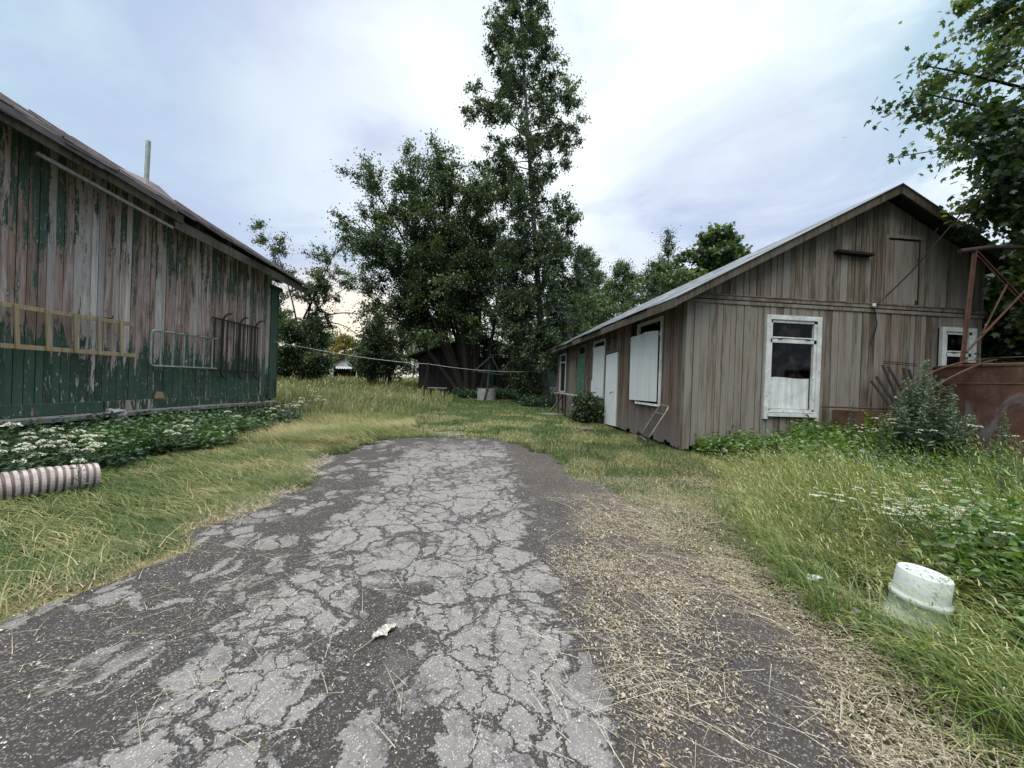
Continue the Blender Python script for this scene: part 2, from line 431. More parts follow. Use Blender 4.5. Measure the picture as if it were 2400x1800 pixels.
def pipemat():
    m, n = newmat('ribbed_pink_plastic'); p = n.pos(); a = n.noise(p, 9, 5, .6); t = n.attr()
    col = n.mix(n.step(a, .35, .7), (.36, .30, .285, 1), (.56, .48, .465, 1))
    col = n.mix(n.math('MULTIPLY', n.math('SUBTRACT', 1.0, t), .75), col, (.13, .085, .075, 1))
    d = n.noise(p, 26, 5, .7); col = n.mix(n.math('MULTIPLY', n.step(d, .55, .72), .5), col, (.26, .24, .19, 1))
    finish(n, col, .65, n.bump(d, .3, .004), 0, .3); return m
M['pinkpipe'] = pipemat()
def glassmat():
    m, n = newmat('dark_window_glass')
    t = n.new('ShaderNodeBsdfTransparent'); t.inputs[0].default_value = (.965, .97, .97, 1)
    g = n.new('ShaderNodeBsdfGlossy'); g.inputs['Roughness'].default_value = .03; g.inputs[0].default_value = (1, 1, 1, 1)
    d = n.new('ShaderNodeBsdfDiffuse'); d.inputs[0].default_value = (.30, .29, .26, 1)      # film of dust
    m0 = n.new('ShaderNodeMixShader'); n.put(m0.inputs[0], n.math('MULTIPLY', n.step(n.noise(n.pos(), 5.0, 5, .6), .45, .75), .06)); n.l.new(t.outputs[0], m0.inputs[1]); n.l.new(d.outputs[0], m0.inputs[2])
    m1 = n.new('ShaderNodeMixShader'); m1.inputs[0].default_value = .018; n.l.new(m0.outputs[0], m1.inputs[1]); n.l.new(g.outputs[0], m1.inputs[2])
    n.l.new(m1.outputs[0], n.new('ShaderNodeOutputMaterial').inputs[0])
    return m
M['glass'] = glassmat()

def planks(mb, fr, s0, s1, zlo, zhi, wd=0.11, th=0.022, gap=0.007, holes=(), jit=0.004, seed=1, base=0.0):
    """upright boards along a wall frame fr(s, off, z); holes = (s0,s1,z0,z1)"""
    r_ = np.random.default_rng(seed); s = s0
    while s < s1 - 0.01:
        wj = min(wd * r_.uniform(0.75, 1.2), s1 - s); e = s + wj - gap * r_.uniform(0.4, 1.8)
        mid = (s + e) / 2; t = r_.uniform(0, 1); o = base + r_.uniform(-jit, jit); tl = r_.uniform(-0.003, 0.003)
        segs = [(zlo(mid) + r_.uniform(-0.015, 0.015), zhi(mid))]
        for h in holes:
            if h[0] < mid < h[1]:
                ns = []
                for a, b in segs:
                    if h[2] > a and h[3] < b: ns += [(a, h[2]), (h[3], b)]
                    elif h[2] <= a and h[3] < b and h[3] > a: ns.append((h[3], b))
                    elif h[2] > a and h[3] >= b and h[2] < b: ns.append((a, h[2]))
                    elif h[2] <= a and h[3] >= b: pass
                    else: ns.append((a, b))
                segs = ns
        for a, b in segs:
            full = b >= zhi(mid) - 1e-6
            za, zb = (zhi(s), zhi(e)) if full else (b, b)
            mb.hexa([fr(s, o, a), fr(e, o, a), fr(e, o - th, a), fr(s, o - th, a),
                     fr(s, o + tl, za), fr(e, o + tl, zb), fr(e, o - th, zb), fr(s, o - th, za)], t)
        s = s + wj

def frbox(mb, fr, s0, s1, o0, o1, z0, z1, tint=0.5):
    mb.hexa([fr(s0, o1, z0), fr(s1, o1, z0), fr(s1, o0, z0), fr(s0, o0, z0), fr(s0, o1, z1), fr(s1, o1, z1), fr(s1, o0, z1), fr(s0, o0, z1)], tint)
    return mb

# ------------------------------------------------------------------ GREEN BARN (left)
BA = np.array([-6.0, 5.34]); BU = np.array([0.11317, 0.99357]); BN = np.array([0.99357, -0.11317])
def bf(s, o, z):
    p = BA + BU * s + BN * o
    return (p[0], p[1], z)
barn = empty('green_barn', bf(0, 0, 0), 'long green barn with peeling paint and sagging brown metal roof', 'barn')
S0, S1, DEP = -4.5, 5.34, -7.0
EDGE = lambda s: 4.08 - 0.08 * s           # eave line
OV = 0.55; PIT = math.tan(R(30.6))
roofz = lambda s, o: EDGE(s) + (OV - o) * PIT
mb = MB()
planks(mb, bf, S0, S1 - 0.26, lambda s: 0.60, lambda s: roofz(s, 0) - 0.06, 0.105, seed=3, jit=0.005)
mb.build('plank_wall', M['barn'], barn)
mb = MB()                                   # rough inner lining and the other three walls
frbox(mb, bf, S0, S1 - 0.05, -0.10, -0.035, 0.35, 3.3)
for s_ in (S0, S1 - 0.12):
    mb.hexa([bf(s_, -0.1, 0.2), bf(s_ + 0.1, -0.1, 0.2), bf(s_ + 0.1, DEP, 0.2), bf(s_, DEP, 0.2),
             bf(s_, -0.1, 3.3), bf(s_ + 0.1, -0.1, 3.3), bf(s_ + 0.1, DEP, 3.3), bf(s_, DEP, 3.3)], 0.3)
    mid = (DEP - 0.1) / 2
    mb.add([bf(s_, -0.1, 3.3), bf(s_, DEP, 3.3), bf(s_, mid, 5.6), bf(s_ + 0.1, -0.1, 3.3), bf(s_ + 0.1, DEP, 3.3), bf(s_ + 0.1, mid, 5.6)],
           [(0, 1, 2), (5, 4, 3), (0, 2, 5, 3), (1, 4, 5, 2)], 0.3)
frbox(mb, bf, S0, S1, DEP - 0.08, DEP, 0.2, 3.6, 0.4)
mb.build('rear_walls', M['barn_grey'], barn)
mb = MB()
frbox(mb, bf, S1 - 0.27, S1 - 0.012, -0.03, 0.035, 0.50, 3.36, 0.6); frbox(mb, bf, S1 - 0.012, S1 + 0.012, -0.22, 0.05, 0.50, 3.40, 0.35)
frbox(mb, bf, S1 - 0.32, S1 + 0.12, -0.24, 0.07, 3.36, 3.46, 0.2)
mb.build('corner_post', M['barn_trim'], barn, bevel=0.006)
mb = MB()
frbox(mb, bf, S0, 1.17, -0.03, 0.030, 0.455, 0.625, 0.55); frbox(mb, bf, 1.19, 4.96, -0.03, 0.034, 0.455, 0.62, 0.2)
mb.build('base_board', M['barn_grey'], barn, bevel=0.005)
mb = MB()
for a, b, dz_ in ((S0, 1.3, 0.0), (1.32, 3.8, 0.006), (3.83, 5.3, -0.004)):
    mb.hexa([bf(a, -0.02, 0.40 + dz_), bf(b, -0.02, 0.40 + dz_), bf(b, 0.11, 0.365 + dz_), bf(a, 0.11, 0.365 + dz_),
             bf(a, 0.0, 0.455 + dz_), bf(b, 0.0, 0.455 + dz_), bf(b, 0.11, 0.425 + dz_), bf(a, 0.11, 0.425 + dz_)][::1], 0.6)
mb.build('drip_board', M['greywood'], barn)
mb = MB()
r_ = np.random.default_rng(5); s = S0
while s < 5.25:                              # rough stone footing, block by block
    e = min(s + r_.uniform(0.25, 0.6), 5.25); o = r_.uniform(-0.03, 0.03)
    frbox(mb, bf, s, e - 0.02, -0.4, 0.0 + o, -0.1, 0.31 + r_.uniform(-0.05, 0.03), r_.uniform())
    s = e
mb.build('stone_footing', M['stone'], barn, bevel=0.03)
mb = MB(); frbox(mb, bf, S0, 5.3, -0.45, -0.06, -0.1, 0.36); mb.build('sill_beam', M['darkwood'], barn)

# roof: overlapping metal sheets with upstanding seams, ragged at the eave
RO = -3.55
mb = MB(); seam_list = []; r_ = np.random.default_rng(11)
s = S0 - 0.4; k = 0
while s < 5.98:
    e = min(s + r_.uniform(0.62, 0.78), 6.05); dr = r_.uniform(-0.05, 0.05); lift = r_.uniform(-0.015, 0.03); l2 = r_.uniform(-0.015, 0.03)
    if 1.9 < s < 3.0: dr -= 0.07; lift += 0.03
    o0 = OV + 0.05 + dr; t = r_.uniform()
    for side in (1, -1):
        if side == 1:
            oo = np.linspace(o0, RO, 7)
            zz = [roofz(s, o) + (lift if i == 0 else 0) + 0.012 * math.sin(i * 1.7 + k) for i, o in enumerate(oo)]
            ze = [roofz(e, o) + (l2 if i == 0 else 0) + 0.012 * math.sin(i * 1.7 + k + 1) for i, o in enumerate(oo)]
        else:
            oo = np.linspace(RO, 2 * RO - OV, 5); zz = [roofz(s, 2 * RO - o) for o in oo]; ze = [roofz(e, 2 * RO - o) for o in oo]
        for i in range(len(oo) - 1):
            a, b = oo[i], oo[i + 1]
            mb.hexa([bf(s, a, zz[i] - .012), bf(e, a, ze[i] - .012), bf(e, b, ze[i + 1] - .012), bf(s, b, zz[i + 1] - .012),
                     bf(s, a, zz[i]), bf(e, a, ze[i]), bf(e, b, ze[i + 1]), bf(s, b, zz[i + 1])], t)
        if side == 1:
            seams = MB(); seam_list.append(seams)
            for i in range(len(oo) - 1):
                seams.bar(bf(e, oo[i] - .01, ze[i] + .012), bf(e, oo[i + 1], ze[i + 1] + .012), 0.022, 0.045, tint=t)
    s = e; k += 1
roof = mb.build('roof', M['roofbrown'], barn)
for q in seam_list: q.build('roof_seam', M['roofbrown'], roof)
mb = MB()
for s in np.arange(S0, 5.7, 0.75):           # rafters under the eave
    mb.bar(bf(s, OV - 0.06, roofz(s, OV - 0.06) - 0.09), bf(s, -1.2, roofz(s, -1.2) - 0.09), 0.05, 0.11)
for o in (0.12, 0.42, -0.15):
    mb.bar(bf(S0 - .3, o, roofz(S0 - .3, o) - 0.030), bf(5.8, o, roofz(5.8, o) - 0.030), 0.14, 0.022)
mb.build('rafters', M['darkwood'], barn)
def board_along(a, b, oa, drop_a, drop_b, h, name, mat_, par, n=8):
    mb = MB(); ss = np.linspace(a, b, n)
    for i in range(n - 1):
        s, e = ss[i], ss[i + 1]; da = drop_a + (drop_b - drop_a) * i / (n - 1); db = drop_a + (drop_b - drop_a) * (i + 1) / (n - 1)
        za, zb = EDGE(s) - da, EDGE(e) - db
        mb.hexa([bf(s, oa + .012, za - h), bf(e, oa + .012, zb - h), bf(e, oa - .012, zb - h), bf(s, oa - .012, za - h),
                 bf(s, oa + .012, za), bf(e, oa + .012, zb), bf(e, oa - .012, zb), bf(s, oa - .012, za)], 0.4)
    return mb.build(name, mat_, par)
mbe = MB(); r_ = np.random.default_rng(77); s = S0 - .4      # roof sheets folded down over the eave
while s < 6.0:
    e = min(s + r_.uniform(.7, 1.3), 6.05); h_ = r_.uniform(.075, .115) if s < 1.5 else r_.uniform(.03, .06); o_ = OV + .05 + r_.uniform(-.012, .012)
    mbe.hexa([bf(s, o_ + .004, EDGE(s) - h_), bf(e + .01, o_ + .012, EDGE(e) - h_ + r_.uniform(-.02, .03)), bf(e + .01, o_ + .006, EDGE(e) - h_), bf(s, o_ - .002, EDGE(s) - h_), bf(s, o_ + .004, EDGE(s) - .005), bf(e + .01, o_ + .008, EDGE(e) - .005), bf(e + .01, o_ + .003, EDGE(e) - .005), bf(s, o_ - .002, EDGE(s) - .005)], r_.uniform())
    s = e
mbe.build('eave_flashing', M['roofbrown'], roof, origin=parent_world(roof))
board_along(S0 - .3, 1.92, OV - 0.03, 0.012, 0.04, 0.15, 'fascia_board', M['fascia'], barn)
f2 = board_along(1.78, 5.85, OV - 0.05, 0.16, 0.03, 0.17, 'fascia_board', M['fascia'], barn)
mb = MB(); mb.bar(bf(-0.05, 0.45, 3.79), bf(1.75, 0.50, 3.60), 0.03, 0.045); mb.build('loose_batten', M['greywood'], barn)
mb = MB()
cx = bf(3.8, -2.1, 0)                        # thin flue pipe and its raised flashing
cz = roofz(3.8, -2.1)
mb.tube([(cx[0], cx[1], cz - 0.1), (cx[0] + .02, cx[1], cz + 1.0)], 0.045, 12)
fl = mb.build('flue_pipe', M['steel_grey'], barn, smooth=False)
mb = MB(); mb.hexa([bf(3.4, -1.7, cz - .22), bf(4.25, -1.7, cz - .27), bf(4.25, -2.6, cz + .24), bf(3.4, -2.6, cz + .28),
                    bf(3.65, -1.95, cz + .06), bf(3.95, -1.95, cz + .06), bf(3.95, -2.3, cz + .20), bf(3.65, -2.3, cz + .20)])
mb.build('roof_flashing', M['roofbrown'], barn)

# things on the barn wall
lad = empty('wooden_ladder', bf(0.7, 0.1, 1.6), 'light wooden ladder hung sideways on the green barn wall', 'ladder')
for z, a, b in ((1.885, -1.6, 1.52), (1.372, -1.6, 1.57)):
    mb = MB(); mb.bar(bf(a, 0.10, z + 0.02), bf(b, 0.10, z), 0.032, 0.062, tint=0.6); mb.build('side_rail', M['ladderwood'], lad, bevel=0.004)
for i, s in enumerate((-1.27, -0.93, -0.60, -0.27, 0.055, 0.37, 0.69, 1.0, 1.32)):
    mb = MB(); mb.bar(bf(s - .012, 0.125, 1.915), bf(s + .012, 0.125, 1.35), 0.045, 0.022, up=(1, 0, 0), tint=0.3 + 0.05 * i); mb.build('rung', M['ladderwood'], lad, bevel=0.003)
for s in (-0.45, 1.15):
    mb = MB(); mb.tube([bf(s, 0.0, 1.93), bf(s, 0.15, 1.925), bf(s, 0.16, 1.97)], 0.008, 6); mb.build('iron_hook', M['steel_dark'], barn)

def arc(c, r, a0, a1, n=6):
    return [(c[0] + r * math.cos(a), c[1] + r * math.sin(a)) for a in np.linspace(a0, a1, n)]
bedA = empty('bed_headboard', bf(2.55, 0.07, 1.2), 'pale grey tubular bed frame hung sideways beside the ladder', 'bed frame')
mb = MB()
path = [(3.30, 1.845)] + arc((1.92, 1.775), 0.07, math.pi / 2, math.pi, 6) + arc((1.92, 1.285), 0.07, math.pi, 1.5 * math.pi, 6) + [(3.28, 1.215)]
mb.tube([bf(s, 0.08, z) for s, z in path], 0.020, 8); mb.build('bent_tube', M['steel_grey'], bedA, smooth=True)
for s in (2.03, 2.27, 2.50, 2.73, 2.95, 3.17):
    mb = MB(); mb.tube([bf(s, 0.08, 1.225), bf(s + .006, 0.08, 1.84)], 0.014, 6); mb.build('bar', M['steel_grey'], bedA)
for s in (2.08, 2.33, 2.55, 2.8, 3.12):
    for z in (1.862, 1.200):
        mb = MB(); mb.bar(bf(s - .04, 0.08, z), bf(s + .04, 0.08, z), 0.03, 0.014); mb.build('clip', M['steel_dark'], bedA)
bedB = empty('iron_grating', bf(3.9, 0.06, 1.1), 'dark iron grating with curled hooks on its uprights by the barn corner', 'grating')
for z in (2.28, 1.175):
    mb = MB(); mb.bar(bf(3.18, 0.05, z + .012), bf(4.60, 0.05, z - .015), 0.02, 0.034); mb.build('cross_bar', M['steel_dark'], bedB)
for s in (3.25, 3.48, 3.58, 3.78, 3.98, 4.08, 4.20, 4.32, 4.55):
    mb = MB(); mb.tube([bf(s, 0.052, 1.17), bf(s + .01, 0.052, 2.275)], 0.012, 6); mb.build('bar', M['steel_dark'], bedB)
for s in (3.42, 3.92, 4.43):
    up_ = [(s, 0.08, 1.15), (s, 0.08, 2.24)] + [(s + .16 * (1 - math.cos(a)), 0.08 + .05 * math.sin(a), 2.24 + .2 * math.sin(a)) for a in np.linspace(.3, 1.75, 7)]
    dn_ = [(s + .14 * (1 - math.cos(a)), 0.08, 1.15 - .14 * math.sin(a)) for a in np.linspace(1.6, .1, 6)]
    mb = MB(); mb.tube([bf(*q) for q in dn_ + up_], 0.018, 8); mb.build('hooked_upright', M['steel_dark'], bedB, smooth=True)
mb = MB(); mb.hexa([bf(2.0, .035, .63), bf(2.19, .035, .625), bf(2.19, .012, .63), bf(2.0, .012, .63), bf(2.02, .05, .755), bf(2.13, .05, .75), bf(2.13, .03, .75), bf(2.02, .03, .755)])
tag(mb.build('wood_offcut', M['cardboard'], origin=bf(2.1, .03, .63)), 'small pale orange offcut stuck behind the barn base board', 'offcut')
# crumpled rag
def blob(mb, c, rad, seed, n=10, m=14, rough=0.35, tint=0.5):
    r_ = np.random.default_rng(seed); ph = r_.uniform(0, 6.28, 12); V = []
    for i in range(n + 1):
        th = math.pi * i / n
        for j in range(m):
            a = 2 * math.pi * j / m
            k = 1 + rough * (math.sin(3 * a + ph[0] + 2 * th) * .4 + math.sin(5 * th + ph[1] + a) * .35 + math.sin(7 * a + ph[2] - 4 * th) * .3) * (math.sin(th) ** .5 if 0 < th < math.pi else 0)
            V.append((c[0] + rad[0] * k * math.sin(th) * math.cos(a), c[1] + rad[1] * k * math.sin(th) * math.sin(a), c[2] + rad[2] * k * math.cos(th)))
    F = [(i * m + j, (i + 1) * m + j, (i + 1) * m + (j + 1) % m, i * m + (j + 1) % m) for i in range(n) for j in range(m)]
    mb.add(V, F, tint)
mb = MB(); blob(mb, bf(1.22, 0.15, 0.44), (0.09, 0.13, 0.06), 2, rough=.7); blob(mb, bf(1.33, 0.16, 0.36), (0.06, 0.08, 0.09), 4, rough=.7)
tag(mb.build('crumpled_rag', M['cloth'], origin=bf(1.22, .15, .4), smooth=True), 'crumpled grey rag caught on the barn drip board', 'rag')

# corrugated drainage pipe lying on the verge
pa, pb = np.array([-3.50, 3.84, 0.13]), np.array([-4.75, 1.94, 0.12])
L = np.linalg.norm(pb - pa); nn = int(L / 0.0056); pts = []; rad = []; tin = []
for i in range(nn + 1):
    f = i / nn; p = pa + (pb - pa) * f; p[2] += 0.02 * math.sin(f * 9); pts.append(p)
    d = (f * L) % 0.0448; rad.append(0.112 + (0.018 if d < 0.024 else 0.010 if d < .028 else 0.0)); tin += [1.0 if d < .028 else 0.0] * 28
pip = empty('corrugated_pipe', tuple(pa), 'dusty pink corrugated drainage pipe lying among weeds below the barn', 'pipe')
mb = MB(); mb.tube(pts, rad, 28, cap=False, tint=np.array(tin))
mb.tube(pts[:8], [0.094] * 8, 28, cap=False); mb.build('pipe_wall', M['pinkpipe'], pip, smooth=False)
mb = MB(); mb.tube([pts[6], pts[7]], [0.093] * 2, 28); mb.build('pipe_bore', M['black'], pip)

# ------------------------------------------------------------------ BROWN SHED (right)
XS, YG, YF, XE = 3.80, 6.57, 17.9, 9.9
def sf(s, o, z): return (XS - o, s, z)
def gf(s, o, z): return (s, YG - o, z)
RX, RZ = 7.62, 5.04
def rz2(x):                                   # roof top surface
    return 2.735 + (RZ - 2.735) * (x - 3.40) / (RX - 3.40) if x < RX else RZ - 0.50 * (x - RX)
shed = empty('brown_shed', (XS, YG, 0), 'weathered brown plank shed with boarded windows and grey sheet roof', 'shed')
# gable wall
gw = (5.31, 6.42, 0.70, 2.58); gw2 = (8.97, 9.72, 1.0, 2.53)
mb = MB()
planks(mb, gf, XS - 0.02, XE, lambda s: 0.10, lambda s: 2.745, 0.132, holes=[(gw[0] + .03, gw[1] - .03, gw[2] + .05, gw[3] - .02), (gw2[0] + .03, gw2[1] - .03, gw2[2], gw2[3] - .02)], seed=21, jit=0.004, gap=.011)
planks(mb, gf, XS - 0.02, XE, lambda s: 2.88, lambda s: rz2(s) - 0.10, 0.132, seed=22, jit=0.004, gap=.011, base=0.004,
       holes=[(7.76, 8.44, 2.93, 4.18)])
planks(mb, gf, 7.76, 8.44, lambda s: 2.93, lambda s: 4.15, 0.17, seed=24, jit=0.002, base=-0.004)
mb.build('gable_wall', M['brown'], shed)
mb = MB(); frbox(mb, gf, XS - 0.03, XE, -0.01, 0.032, 2.815, 2.885, 0.3); frbox(mb, gf, XS - 0.03, XE, -0.01, 0.022, 2.735, 2.80, 0.5)
frbox(mb, gf, XS - 0.03, XE, -0.01, 0.045, 2.883, 2.905, 0.2)
mb.build('trim_band', M['brown'], shed, bevel=0.004)
mb = MB()
frbox(mb, gf, 7.70, 7.755, 0.0, 0.022, 2.91, 4.24, 0.4); frbox(mb, gf, 7.755, 8.47, 0.0, 0.022, 4.185, 4.25, 0.55)
mb.build('hatch_frame', M['brown'], shed)
mb = MB(); mb.bar(gf(6.63, 0.06, 3.825), gf(7.36, 0.06, 3.80), 0.12, 0.055, tint=0.05); mb.build('wall_block', M['darkwood'], shed, bevel=0.008)
for x, z in ((8.42, 3.78), (8.40, 2.97)):
    mb = MB(); frbox(mb, gf, x - .012, x + .012, 0.0, 0.02, z - .04, z + .04); mb.build('hatch_hinge', M['steel_dark'], shed)
# lining + other walls
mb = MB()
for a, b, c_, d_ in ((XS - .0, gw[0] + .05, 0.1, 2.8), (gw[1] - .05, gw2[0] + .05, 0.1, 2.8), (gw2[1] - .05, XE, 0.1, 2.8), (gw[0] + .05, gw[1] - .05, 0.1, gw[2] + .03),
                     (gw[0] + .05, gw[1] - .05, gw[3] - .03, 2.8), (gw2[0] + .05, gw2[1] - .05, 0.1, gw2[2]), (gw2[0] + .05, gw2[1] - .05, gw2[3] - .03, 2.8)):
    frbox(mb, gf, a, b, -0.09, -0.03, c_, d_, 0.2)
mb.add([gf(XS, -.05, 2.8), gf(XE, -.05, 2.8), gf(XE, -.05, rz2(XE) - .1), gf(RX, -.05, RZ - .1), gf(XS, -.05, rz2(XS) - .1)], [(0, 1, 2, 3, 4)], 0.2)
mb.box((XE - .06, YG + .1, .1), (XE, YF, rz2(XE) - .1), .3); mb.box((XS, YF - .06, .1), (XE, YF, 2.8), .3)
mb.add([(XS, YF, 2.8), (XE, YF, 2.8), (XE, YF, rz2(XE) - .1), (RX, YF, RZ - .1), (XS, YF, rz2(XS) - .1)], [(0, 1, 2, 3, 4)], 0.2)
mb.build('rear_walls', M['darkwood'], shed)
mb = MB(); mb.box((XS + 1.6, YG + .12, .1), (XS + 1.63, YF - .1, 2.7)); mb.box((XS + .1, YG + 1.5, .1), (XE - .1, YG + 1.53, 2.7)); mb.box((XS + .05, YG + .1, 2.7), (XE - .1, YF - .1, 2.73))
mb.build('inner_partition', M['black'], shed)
# side wall with its openings: (y0,y1,z0,z1)
holes = [(7.58, 8.70, 0.80, 2.60), (8.70, 9.10, 2.02, 2.72), (9.85, 10.72, 0.02, 2.08), (11.0, 12.1, 0.85, 2.55), (13.05, 13.98, 0.82, 2.58), (14.25, 15.2, 0.82, 2.10), (16.0, 17.1, 0.85, 2.50)]
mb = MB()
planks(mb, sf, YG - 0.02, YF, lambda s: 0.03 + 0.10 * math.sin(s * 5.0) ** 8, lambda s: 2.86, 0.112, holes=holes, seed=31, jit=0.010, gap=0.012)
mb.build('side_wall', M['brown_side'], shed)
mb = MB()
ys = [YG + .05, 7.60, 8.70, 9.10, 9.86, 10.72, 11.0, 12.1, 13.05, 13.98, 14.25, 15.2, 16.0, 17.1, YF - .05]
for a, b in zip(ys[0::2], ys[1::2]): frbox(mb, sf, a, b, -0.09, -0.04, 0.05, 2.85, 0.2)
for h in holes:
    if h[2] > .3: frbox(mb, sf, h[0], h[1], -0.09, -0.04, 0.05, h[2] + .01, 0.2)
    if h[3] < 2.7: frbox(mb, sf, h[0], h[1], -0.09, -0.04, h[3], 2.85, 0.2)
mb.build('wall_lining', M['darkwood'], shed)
mb = MB(); frbox(mb, gf, XS - .045, XS + .075, 0.012, 0.036, 0.05, 2.74, 0.45); frbox(mb, sf, YG - .03, YG + .09, 0.014, 0.032, 0.03, 2.78, 0.25)
mb.build('corner_board', M['brown'], shed)

# roof of overlapping asbestos-grey sheets
mb = MB(); r_ = np.random.default_rng(41); y = YG - 0.34
k = 0
while y < YF + 0.1:
    e = y + r_.uniform(0.75, 1.15); e = min(e, YF + .25); t = r_.uniform(); lf = r_.uniform(0, 0.05); dr = r_.uniform(-0.09, 0.03)
    xs = [3.36 + dr, 4.4, 5.5, 6.6, RX]
    for i in range(4):
        a, b = xs[i], xs[i + 1]; up_ = 0.012 * (k % 2) + 0.006
        za, zb = rz2(a) + up_ + (lf if i == 0 else 0), rz2(b) + up_
        zc, zd = rz2(a) + up_ + (lf * .3 if i == 0 else 0) + .02, rz2(b) + up_ + .008
        mb.hexa([(a, y, za - .010), (a, e + .06, zc - .010), (b, e + .06, zd - .010), (b, y, zb - .010), (a, y, za), (a, e + .06, zc), (b, e + .06, zd), (b, y, zb)], t)
    a, b = RX, 10.3; zo = rz2(RX) + .01, rz2(10.3) + .01
    mb.hexa([(a, y, zo[0] - .01), (b, y, zo[1] - .01), (b, e + .06, zo[1] - .01 + .008), (a, e + .06, zo[0] - .01 + .008), (a, y, zo[0]), (b, y, zo[1]), (b, e + .06, zo[1] + .008), (a, e + .06, zo[0] + .008)], t)
    y = e; k += 1
roof2 = mb.build('roof', M['roofgrey'], shed)
mb = MB()
for j, y in enumerate(np.linspace(YG - .25, YF, 13)):   # sheathing and rafters beneath the sheets
    mb.bar((3.42, y, rz2(3.42) - .075), (RX, y, RZ - .075), 0.05, 0.09); mb.bar((RX, y, RZ - .075), (10.2, y, rz2(10.2) - .075), 0.05, 0.09)
for x in np.arange(3.5, 10.2, 0.24):
    if abs(x + .12 - RX) > .12: mb.hexa([(x, YG - .28, rz2(x) - .034), (x + .239, YG - .28, rz2(x + .239) - .034), (x + .239, YF + .1, rz2(x + .239) - .034), (x, YF + .1, rz2(x) - .034), (x, YG - .28, rz2(x) - .014), (x + .239, YG - .28, rz2(x + .239) - .014), (x + .239, YF + .1, rz2(x + .239) - .014), (x, YF + .1, rz2(x) - .014)])
mb.build('roof_sheathing', M['darkwood'], shed)
for (p, q) in (((3.36, rz2(3.36)), (RX + .02, RZ)), ((10.3, rz2(10.3)), (RX - .0, RZ))):
    mb = MB(); y = YG - .30
    mb.hexa([(p[0], y - .012, p[1] - .145), (q[0], y - .012, q[1] - .155), (q[0], y + .014, q[1] - .155), (p[0], y + .014, p[1] - .145),
             (p[0], y - .012, p[1] - .002), (q[0], y - .012, q[1] - .002), (q[0], y + .014, q[1] - .002), (p[0], y + .014, p[1] - .002)], 0.35)
    mb.build('barge_board', M['fascia'], shed)
mb = MB()
for a, b, t in ((YG - .66, 9.6, .4), (9.61, 13.4, .6), (13.41, YF + .05, .3)):
    mb.box((3.375, max(a, YG - .31), 2.565), (3.40, b, 2.715), t)
mb.build('fascia_board', M['fascia'], shed)

# windows of the gable
def window(name, x0, x1, z0, z1, zm, curtain=None):
    wn = MB(); cw = .085
    frbox(wn, gf, x0, x0 + cw, -.02, .045, z0 - .06, z1, .5); frbox(wn, gf, x1 - cw, x1, -.02, .045, z0 - .08, z1, .5)
    frbox(wn, gf, x0 + cw, x1 - cw, -.02, .043, z1 - cw, z1, .5)
    root = wn.build(name, M['white'], shed, bevel=0.004)
    a, b = x0 + cw, x1 - cw
    sh = MB()
    for p, q, r0, r1 in ((a, b, z1 - cw - .05, z1 - cw), (a, b, zm - .035, zm + .035), (a, b, z0 + .07, z0 + .13), (a, a + .05, z0 + .1, z1 - cw), (b - .05, b, z0 + .1, z1 - cw)):
        frbox(sh, gf, p, q, -.035, .018, r0, r1, .5)
    frbox(sh, gf, a + .05, b - .05, -.03, .024, zm + .05, zm + .075, .5)
    sh.build('sash', M['white'], root, origin=parent_world(root))
    si = MB(); frbox(si, gf, a - .02, b + .02, -.02, .07, z0 - .005, z0 + .06, .3); si.build('sill', M['white'], root, origin=parent_world(root))
    for r0, r1 in ((zm + .035, z1 - cw - .05), (z0 + .13, zm - .035)):
        g_ = MB(); frbox(g_, gf, a + .05, b - .05, -.022, -.018, r0, r1); g_.build('pane', M['glass'], root, origin=parent_world(root))
    if curtain:
        cu = MB(); V = []; n = 40
        for i in range(n + 1):
            x = a + .05 + (b - a - .10) * i / n; o = -.055 + .010 * math.sin(i * .9 + .8 * math.sin(i * .31)) + .005 * math.sin(i * 2.1)
            V += [gf(x, o, z0 + .135), gf(x, o, curtain + .01 * math.sin(i * .16))]
        cu.add(V, [(2 * i, 2 * i + 2, 2 * i + 3, 2 * i + 1) for i in range(n)]); cu.build('curtain', M['curtain'], root, origin=parent_world(root))
    for x in (a + .16, b - .22):
        hg = MB(); frbox(hg, gf, x, x + .09, .018, .032, zm + .03, zm + .045); hg.build('hinge', M['steel_dark'], root, origin=parent_world(root))
    return root
window('window', gw[0], gw[1], gw[2], gw[3], 2.105, 1.42)
window('window', gw2[0], gw2[1], gw2[2], gw2[3], 2.0)

# side-wall windows, doors and boards
def side_window(y0, y1, z0, z1, zm, mat_='white', cw=.07):
    wn = MB()
    frbox(wn, sf, y0, y0 + cw, -.03, .03, z0, z1); frbox(wn, sf, y1 - cw, y1, -.03, .03, z0, z1)
    frbox(wn, sf, y0 + cw, y1 - cw, -.03, .028, z1 - cw, z1); frbox(wn, sf, y0 + cw, y1 - cw, -.03, .04, z0, z0 + .05)
    frbox(wn, sf, y0 + cw, y1 - cw, -.03, .018, zm - .03, zm + .03)
    root = wn.build('side_window', M[mat_], shed, bevel=0.004)
    for a, b in ((z0 + .05, zm - .03), (zm + .03, z1 - cw)):
        g_ = MB(); frbox(g_, sf, y0 + cw, y1 - cw, -.03, -.026, a, b); g_.build('pane', M['glass'], root, origin=parent_world(root))
    return root
side_window(7.50, 8.72, 0.75, 2.64, 2.28); side_window(10.98, 12.12, 0.76, 2.58, 2.3); side_window(15.97, 17.15, 0.80, 2.50, 2.12)
side_window(13.02, 14.0, 0.80, 2.60, 2.25, 'greywood')
